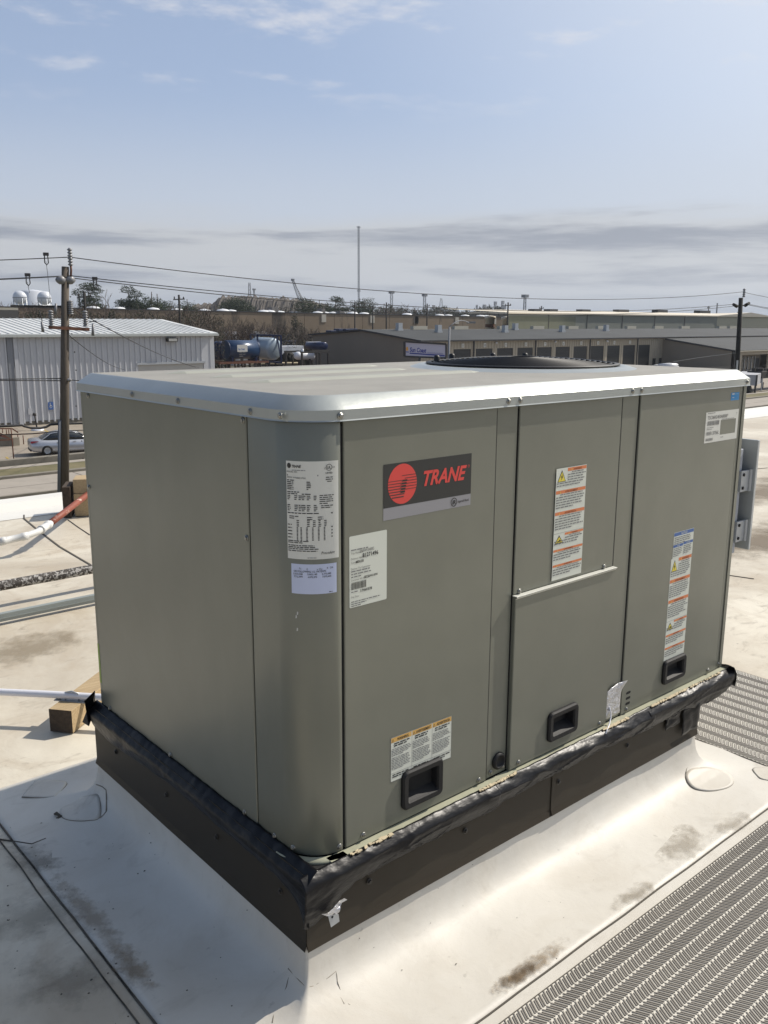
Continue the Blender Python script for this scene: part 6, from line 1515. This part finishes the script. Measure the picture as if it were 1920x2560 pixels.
# ------------------------------------------------------------------ trees
BARK = mat('bark', (.075, .062, .05), .95); TWIG = mat('twigs', (.105, .082, .066), .95)
PINEG = mat('pine_green', (.022, .036, .014), .9, col2=(.045, .062, .022), vscale=.8)
SHRUBG = mat('evergreen', (.012, .020, .009), .9, col2=(.028, .040, .014), vscale=.9)
WOODS = mat('bare_woods', (.050, .046, .034), .95, col2=(.11, .088, .068), vscale=.16)
def bare_tree_mesh(seed, hgt, spread=.55):
    r = random.Random(seed); trunk = MB(); twig = MB()
    def grow(p, d, l, rad, depth):
        n = 3; pts = [p]; q = p.copy(); dd = d.copy()
        for k in range(n): dd = (dd+Vector((r.uniform(-.18, .18), r.uniform(-.18, .18), .06))).normalized(); q = q+dd*l/n; pts.append(q.copy())
        (trunk if depth == 0 else twig).tube(pts, [rad*(1-.35*k/n) for k in range(n+1)], 5 if depth == 0 else 3, cap=False)
        if depth >= 4: return
        for k in range((5, 3, 3, 3)[depth]):
            f = r.uniform(.35, 1) if depth else r.uniform(.3, 1); i = min(n-1, int(f*n)); b = pts[i].lerp(pts[i+1], f*n-i if f < 1 else 1)
            a = r.uniform(0, 2*PI); s = spread*r.uniform(.7, 1.4); nd = (dd+Vector((math.cos(a)*s, math.sin(a)*s, r.uniform(-.1, .25)))).normalized()
            grow(b, nd, l*r.uniform(.52, .75), rad*.55, depth+1)
    grow(Vector((0, 0, 0)), Vector((0, 0, 1)), hgt*.42, hgt*.018, 0)
    return trunk, twig
def leaf_crown(seed, blobs, n, size):
    """clumps of small faces scattered in ellipsoids (cx,cy,cz,rx,ry,rz)"""
    r = np.random.RandomState(seed); V = []; F = []
    for (cx, cy, cz, rx, ry, rz) in blobs:
        m = int(n*rx*rz/sum(b[3]*b[5] for b in blobs))
        u = r.normal(size=(m, 3)); u /= np.linalg.norm(u, axis=1)[:, None]; rad = r.uniform(.35, 1, m)**.5*(1+.18*np.sin(u[:, 0]*7+seed)+.15*np.sin(u[:, 2]*9))
        c = u*rad[:, None]*np.array([rx, ry, rz])+np.array([cx, cy, cz])
        for k in range(m):
            t1 = r.normal(size=3); t1 /= np.linalg.norm(t1); t2 = np.cross(t1, r.normal(size=3)); t2 /= np.linalg.norm(t2)+1e-9; s = size*r.uniform(.5, 1.3); b = len(V)
            V += [tuple(c[k]+t1*s), tuple(c[k]-t1*s*.5+t2*s*.8), tuple(c[k]-t1*s*.5-t2*s*.8)]; F.append((b, b+1, b+2))
    return V, F
def make_bare(seed, hgt, label, loc, group='leafless trees behind the yards'):
    t = empty('bare_tree', (0, 0, 0), label, 'tree', group); a, b = bare_tree_mesh(seed, hgt); a.build('trunk', BARK, t, world=False); b.build('branches', TWIG, t, world=False); t.location = loc; return t
def make_pine(seed, hgt, label, loc, kind='pine', group='evergreen trees on the skyline'):
    r = random.Random(seed); t = empty('pine_tree' if kind == 'pine' else 'evergreen_tree', (0, 0, 0), label, 'tree', group)
    tr = MB(); top = Vector((r.uniform(-.6, .6), 0, hgt*.93)); tr.tube([(0, 0, 0), (top.x*.3, .1, hgt*.5), top], [hgt*.018, hgt*.014, hgt*.006], 6)
    bl = []
    if kind == 'pine':
        for k in range(7): a = r.uniform(0, 2*PI); z = hgt*r.uniform(.52, .95); rr_ = hgt*.17*(1.25-z/hgt*.6); c = Vector((math.cos(a)*rr_, math.sin(a)*rr_, z)); tr.tube([(top.x*z/hgt, 0, z-hgt*.05), c], [hgt*.006, hgt*.003], 4); bl.append((c.x, c.y, c.z, hgt*r.uniform(.09, .14), hgt*.11, hgt*r.uniform(.045, .07)))
        bl.append((top.x, 0, hgt*.95, hgt*.13, hgt*.13, hgt*.06)); n, s = 900, hgt*.018
    elif kind == 'round':
        for k in range(6): a = r.uniform(0, 2*PI); bl.append((math.cos(a)*hgt*.14, math.sin(a)*hgt*.14, hgt*r.uniform(.5, .85), hgt*.2, hgt*.2, hgt*.15))
        n, s = 1300, hgt*.02
    else:
        for k in range(6): z = hgt*(.12+.8*k/6); w = hgt*.30*(1-k/6.5); bl.append((r.uniform(-.05, .05)*hgt, 0, z, w, w, hgt*.14))
        n, s = 1500, hgt*.02
    tr.build('trunk', BARK, t, world=False); V, F = leaf_crown(seed, bl, int(n*4.5), s*.55); m = MB(); m.add(V, F); m.build('crown', PINEG if kind != 'cone' else SHRUBG, t, world=False); t.location = loc; return t
def place_px(u, vtop, D):
    """ground point at a distance and the height that reaches row vtop"""
    p = far(u, vtop, D); return (p.x, p.y, GZ), p.z-GZ
protos = [make_bare(20+k, 10, lb, (0, 0, -60)) for k, lb in enumerate(('a', 'b', 'c', 'd', 'e', 'f'))]
PH = [10]*6
used = set()
def bare_at(i, u, v, D, label, wide=1.):
    loc, h_ = place_px(u, v, D); k = i % 6; s = h_/8.8
    if k not in used: o = protos[k]; used.add(k); o.location = loc; o.scale = (s*wide, s*wide, s); o['label'] = label
    else: o = copy_tree(protos[k], loc=loc, label=label, scale=(s*wide, s*wide, s))
    o.rotation_euler = (0, 0, rnd.uniform(0, 6)); return o
rb = random.Random(31)
spots = []
ONES = 'first second third fourth fifth sixth seventh eighth ninth tenth eleventh twelfth thirteenth fourteenth fifteenth sixteenth seventeenth eighteenth nineteenth twentieth'.split()
def nth(k): return ONES[k] if k < 20 else (('twenty ' if k < 29 else 'thirty ')+ONES[(k-20) % 10] if (k+1) % 10 else 'thirtieth')
LM = 'leafless tree in the grey woods behind the white roof'; LB = 'leafless tree before the brown warehouse wall'; LS = 'leafless tree on the skyline beyond the skylight domes'
i = 0
for k in range(34): u = 5+k*15.5+rb.uniform(-5, 5); bare_at(i, u, 752+rb.uniform(-8, 20)+(8 if u > 480 else 0), rb.uniform(125, 175), nth(k)+' tree from the left in the leafless grey woods behind the white roof', 1.25); i += 1
BT = ((560, 790), (585, 782), (604, 790), (622, 778), (640, 790), (655, 778), (668, 790), (690, 786), (715, 790), (728, 792), (745, 784), (770, 796), (545, 795), (570, 800), (600, 800), (635, 800))
for (u, v) in BT: bare_at(i, u, v, rb.uniform(150, 176), nth([a for a in sorted(BT)].index((u, v)))+' tree from the left in the leafless row before the brown wall', 1.1); i += 1
for k in range(24): u = 10+k*45+rb.uniform(-12, 12); bare_at(i, u, 752+rb.uniform(-6, 14), rb.uniform(300, 420), nth(k)+' leafless tree from the left on the skyline beyond the skylight domes', 1.8); i += 1
bare_at(i, z1(745, 400)[0], z1(745, 395)[1], 150, 'tall thin leafless tree between two pines above the white roof', .8); i += 1
bare_at(i, z2(1310, 205)[0], z2(1310, 207)[1], 330, 'wide leafless tree right of the round pine near the tall mast', 1.5); i += 1
for (u, v, D, kd, lb) in ((z1(575, 0)[0], z1(0, 425)[1], 240, 'pine', 'spreading pine just right of the near pole'), (z1(655, 0)[0], z1(0, 378)[1], 240, 'pine', 'tallest pine, with a flat tufted top, above the white roof'), (z1(950, 0)[0], z1(0, 405)[1], 250, 'pine', 'slim pine with a loose crown above the middle of the white roof'), (z1(1010, 0)[0], z1(0, 440)[1], 250, 'pine', 'small pine leaning on the dark round one'), (z1(1115, 0)[0], z1(0, 408)[1], 245, 'round', 'broad dark round evergreen above the right half of the white roof'), (z1(1165, 0)[0], z1(0, 425)[1], 250, 'round', 'round evergreen touching the broad dark one on its right'), (z1(1390, 0)[0], z1(0, 468)[1], 260, 'round', 'small round evergreen left of the scrap heap'),
    (z2(185, 0)[0], z2(0, 178)[1], 300, 'round', 'evergreen at the left foot of the scrap heap'), (z2(255, 0)[0], z2(0, 185)[1], 300, 'round', 'evergreen on the left slope of the scrap heap'), (z2(345, 0)[0], z2(0, 168)[1], 300, 'round', 'evergreen on the crest of the scrap heap'), (z2(815, 0)[0], z2(0, 182)[1], 290, 'round', 'evergreen at the right foot of the scrap heap'), (z2(885, 0)[0], z2(0, 178)[1], 290, 'round', 'broad evergreen between scrap heap and the small round pine'), (z2(1010, 0)[0], z2(0, 182)[1], 300, 'pine', 'small round topped pine standing alone right of the heap'), (z2(1215, 0)[0], z2(0, 170)[1], 300, 'round', 'round pine directly right of the tall mast'),
    (z1(825, 0)[0], z1(0, 548)[1], 130, 'cone', 'dark cone shaped evergreen right behind the white roof'), (z1(320, 0)[0], z1(0, 550)[1], 130, 'cone', 'dark wide evergreen behind the left part of the white roof'), (z1(200, 0)[0], z1(0, 560)[1], 128, 'cone', 'dark evergreen by the shed behind the white roof'),
    (z2(590, 0)[0], z2(0, 362)[1], 165, 'cone', 'dark evergreen bush before the brown wall over the navy tanks'), (z2(715, 0)[0], z2(0, 290)[1], 172, 'cone', 'tall ivy dark evergreen against the brown wall'), (z2(745, 0)[0], z2(0, 395)[1], 165, 'cone', 'low dark evergreen between ivy column and gable roof'), (z2(100, 0)[0], z2(0, 370)[1], 160, 'cone', 'dark evergreen behind the navy upright tank'), (z2(40, 0)[0], z2(0, 385)[1], 158, 'cone', 'dark evergreen over the right corner of the white building'), (z2(880, 0)[0], z2(0, 438)[1], 160, 'round', 'little green bush peeping over the tan gable end')):
    loc, h_ = place_px(u, v, D); make_pine(int(u), h_, lb, loc, kd)
def woods(name, label, x0, x1, D0, D1, v0, v1, n, size, m, seed):
    """far-off wood that reads as one mass"""
    r = np.random.RandomState(seed); V = []; F = []
    for k in range(n):
        u = r.uniform(x0, x1); D = r.uniform(D0, D1); p = far(u, v0+r.uniform(0, 1)**1.5*(v1-v0)+6*math.sin(u*.05)+3*math.sin(u*.23), D); h_ = p.z-GZ
        z = GZ+h_*r.uniform(.15, 1)**.6; c = np.array((p.x, p.y, z)); 
        for q in range(2):
            t1 = r.normal(size=3); t1[2] *= 1.6; t1 /= np.linalg.norm(t1); t2 = np.cross(t1, r.normal(size=3)); t2 /= np.linalg.norm(t2); s = size*D/200*r.uniform(.5, 1.4); b = len(V)
            V += [tuple(c+t1*s), tuple(c-t1*s+t2*s*.22), tuple(c-t1*s-t2*s*.22)]; F.append((b, b+1, b+2))
    me = bpy.data.meshes.new(name); me.from_pydata(V, [], F); me.materials.append(m); o = link(name, me); tag(o, label, 'woodland', None, 'stuff'); return o
woods('brushwood', 'grey brown leafless brushwood behind the white roof', -40, 560, 110, 150, 782, 802, 10000, .24, WOODS, 1)
woods('evergreen_brush', 'dark evergreen undergrowth behind the white roof', -40, 560, 112, 150, 778, 800, 5000, .26, SHRUBG, 11)
woods('brushwood', 'brown brush before the brown warehouse wall', 520, 800, 150, 180, 818, 850, 7000, .24, WOODS, 2)
woods('distant_woods', 'distant grey woodland along the horizon', -60, 1290, 330, 620, 771, 792, 26000, .34, WOODS, 3)
woods('distant_woods', 'dark evergreen patches in the distant woodland', -60, 1280, 300, 600, 770, 792, 22000, .30, SHRUBG, 4)
woods('distant_woods', 'low distant trees past the end of the olive warehouse', 1840, 2050, 400, 620, 789, 799, 3000, .34, WOODS, 5)

# ------------------------------------------------------------------ skyline things
def heap():
    xs = [(-30, 238), (100, 235), (130, 210), (160, 182), (230, 180), (300, 183), (360, 178), (420, 180), (500, 186), (560, 190), (620, 187), (680, 198), (750, 206), (820, 215), (900, 240), (1000, 265)]
    m = MB(); vs = []; D = 420; n = 120; r = random.Random(8)
    for i in range(n+1):
        u = -30+1030*i/n; v = interp(xs, u); p = far(*z2(u, v), D); h_ = p.z-GZ
        for j in range(9):
            k = j/8; w = noise.noise(Vector((u*.05, j*.9, 1)))*h_*.07+noise.noise(Vector((u*.2, j*2.9, 1)))*h_*.04
            q = Vector((p.x, p.y, 0))+Vector((CF.x, CF.y, 0)).normalized()*(-30+60*k); z = GZ+h_*math.sin(min(1, k*1.9)*PI/2)*(1 if k < .6 else 1-(k-.6)*1.5)+w*(1 if 0 < j < 8 else 0); vs.append((q.x, q.y, z))
    m.add(vs, [(i*9+j, (i+1)*9+j, (i+1)*9+j+1, i*9+j+1) for i in range(n) for j in range(8)])
    o = m.build('scrap_heap', mat('scrap', (.05, .043, .038), .95, col2=(.12, .105, .09), vscale=.35)); tag(o, 'broad rubble and scrap heap on the skyline with trees at its foot', 'scrap heap')
heap()
for i, (u, v, r_, lb) in enumerate(((*z1(147, 486), 6.0, 'left white spherical gas tank on the horizon'), (*z1(328, 490), 5.6, 'right white spherical gas tank on the horizon, next to the near pole'))):
    p = far(u, v, 700); rad = 17*700/2198; t = empty('spherical_tank', (p.x, p.y, GZ), lb, 'gas tank', 'spherical tanks')
    MB().lathe([(max(.01, rad*math.sin(PI*k/12)), -rad*math.cos(PI*k/12)) for k in range(13)], c=p, n=24).build('shell', TWHITE, t)
    for k in range(8): a = 2*PI*k/8; MB().tube([(p.x+rad*.95*math.cos(a), p.y+rad*.95*math.sin(a), GZ), (p.x+rad*.95*math.cos(a), p.y+rad*.95*math.sin(a), p.z)], .3, 5).build('leg', GALV, t)
    MB().lathe([(rad*1.01, -.3), (rad*1.01, .3)], c=(p.x, p.y, p.z), n=24).build('walkway', LATT, t)
p = far(*z1(242, 478), 760); t = empty('storage_tank', (p.x, p.y, GZ), 'wide flat white tank on the horizon between the spheres', 'tank'); MB().lathe([(14, GZ-p.z), (14, 4), (0, 6)], c=p, n=24).build('shell', TWHITE, t)
def lattice(name, label, u, v0, D, w0, w1, cat, head=None, n=14, cr=None, mast_w=.25, lean=None):
    p = far(u, v0, D); b = Vector(lean) if lean else Vector((p.x, p.y, GZ)); t = empty(name, b.to_tuple(), label, cat); top = Vector((p.x, p.y, p.z))
    ax = CR.copy(); ax.z = 0; ax.normalize(); ay = Vector((-ax.y, ax.x, 0)); m = MB(); prev = None
    for k in range(n+1):
        f = k/n; c = b.lerp(top, f); w = w0+(w1-w0)*f; q = [c+ax*w*a+ay*w*bb for a, bb in ((-1,-1),(1,-1),(1,1),(-1,1))]
        if prev:
            for i in range(4): m.bar(prev[i], q[i], mast_w)
            m.bar(prev[0], q[1], mast_w*.6); m.bar(prev[1], q[0], mast_w*.6); m.bar(q[0], q[1], mast_w*.6)
        prev = q
    m.build('lattice', LATT, t)
    if head: MB().box((top.x-head, top.y-head, top.z-.5), (top.x+head, top.y+head, top.z+head*.8)).build('platform', LATT, t)
    return t, top
tw, tp = lattice('radio_mast', 'very tall thin lattice radio mast rising in the middle of the skyline', 896.5, 566, 1200, .9, .9, 'radio mast', n=40, mast_w=.6)
MB().box((tp.x-3, tp.y-.5, tp.z-1.5), (tp.x+3, tp.y+.5, tp.z-.3)).build('antenna', LATT, tw); MB().box((tp.x-2.6, tp.y-.4, 42), (tp.x+2.6, tp.y+.4, 44)).build('antenna', LATT, tw)
for (u, v, D, w0, w1, hd, lb) in ((979, 732, 560, .8, .7, 1.35, 'lattice light tower with a square head right of the tall mast'), (1061.6, 739, 560, .8, .7, 1.3, 'lattice light tower over the tan sign board'), (1312.7, 742, 560, .9, .6, 1.7, 'lattice light tower above the cream warehouse roof'), (1103, 746, 900, 4, .7, None, 'pyramid pylon between two light towers'), (623.5, 707, 700, 1.6, .6, None, 'needle lattice mast above the scrap heap'), (635, 724, 700, .5, .4, 1., 'short pole mast beside the needle mast')): lattice('lattice_tower', lb, u, v, D, w0, w1, 'tower', hd, 10, mast_w=.28)
f0 = far(*z2(752, 206), 480); top = far(*z2(687, 58), 480)
lattice('crane', 'lattice crane boom leaning left above the scrap heap', z2(687, 0)[0], z2(0, 58)[1], 480, 1.0, .55, 'crane', .7, 12, mast_w=.22, lean=(f0.x, f0.y, f0.z-2))
o = bpy.data.objects.get('crane')
for c_ in kids(o): pass
MB().tube([top, far(*z2(762, 200), 480)], .15, 4).build('cable', LATT, o)
for (u0, v0, u1, v1, lb) in ((815, 245, 846, 288, 'pale grey tower block of the distant refinery, left one'), (868, 240, 905, 288, 'stepped pale tower block of the distant refinery, right one'), (735, 268, 760, 288, 'low grey block left of the distant refinery towers')):
    D = 1500; a = far(*z3(u0, v0), D); b = far(*z3(u1, v0+6), D); c = Vector((a.x, a.y, 0)); d_ = Vector((b.x-a.x, b.y-a.y, 0))
    t = empty('refinery_tower', (a.x, a.y, GZ), lb, 'industrial tower'); MB().prism([(a.x, a.y, GZ), (b.x, b.y, GZ), (b.x, b.y, b.z), (a.x, a.y, a.z)], Vector((-d_.y, d_.x, 0))*.5).build('block', mat_far, t) if 'mat_far' in globals() else MB().prism([(a.x, a.y, GZ), (b.x, b.y, GZ), (b.x, b.y, b.z), (a.x, a.y, a.z)], Vector((-d_.y, d_.x, 0))*.5).build('block', mat('far_grey', (.28, .29, .31), .9), t)
    q = a.lerp(b, .3); MB().box((q.x-2, q.y-2, a.z), (q.x+2, q.y+2, a.z+6)).build('stack', LATT, t)
lattice('crane', 'small dark crane jib left of the distant refinery', z3(688, 0)[0], z3(0, 245)[1], 900, .8, .6, 'crane', None, 8, mast_w=.5)
lattice('crane', 'dark crane jib above the right end of the cream roof', z4(1255, 0)[0], z4(0, 185)[1], 700, .3, .25, 'crane', None, 8, mast_w=.25)
# small pale roofs and boxes strewn through the distance
rr3 = random.Random(12)
for k in range(26):
    u = 560+k*28+rr3.uniform(-8, 8); D = rr3.uniform(330, 800); p = far(u, 786+rr3.uniform(-4, 4), D); w = rr3.uniform(4, 16); hgt_ = p.z-GZ
    t = empty('distant_shed', (p.x, p.y, GZ), nth(k)+' tiny pale roofed shed of the distant industrial belt, from the left', 'shed', 'sheds of the distant industrial belt')
    MB().obox((p.x, p.y, (p.z+GZ)/2), CR*w, Vector((CF.x, CF.y, 0))*6, (0, 0, max(1, hgt_/2))).build('walls', mat_unit, t); MB().obox((p.x, p.y, p.z+.3), CR*w*1.03, Vector((CF.x, CF.y, 0))*6.2, (0, 0, .35)).build('roof', CREAMR if k % 3 else DOME, t)

# ------------------------------------------------------------------ thin air haze
hz = bpy.data.materials.new('haze'); hz.use_nodes = True; nt = hz.node_tree; nt.nodes.clear(); o_ = nt.nodes.new('ShaderNodeOutputMaterial'); pv_ = nt.nodes.new('ShaderNodeVolumePrincipled')
pv_.inputs['Color'].default_value = (.80, .86, .95, 1); pv_.inputs['Density'].default_value = .00016; pv_.inputs['Anisotropy'].default_value = .3
nt.links.new(pv_.outputs[0], o_.inputs['Volume'])
hb = MB().box((-3600, -3600, GZ-1), (3600, 4600, 150)).build('haze', hz); hb['kind'] = 'stuff'; hb['label'] = 'pale thin haze filling the air above the district'
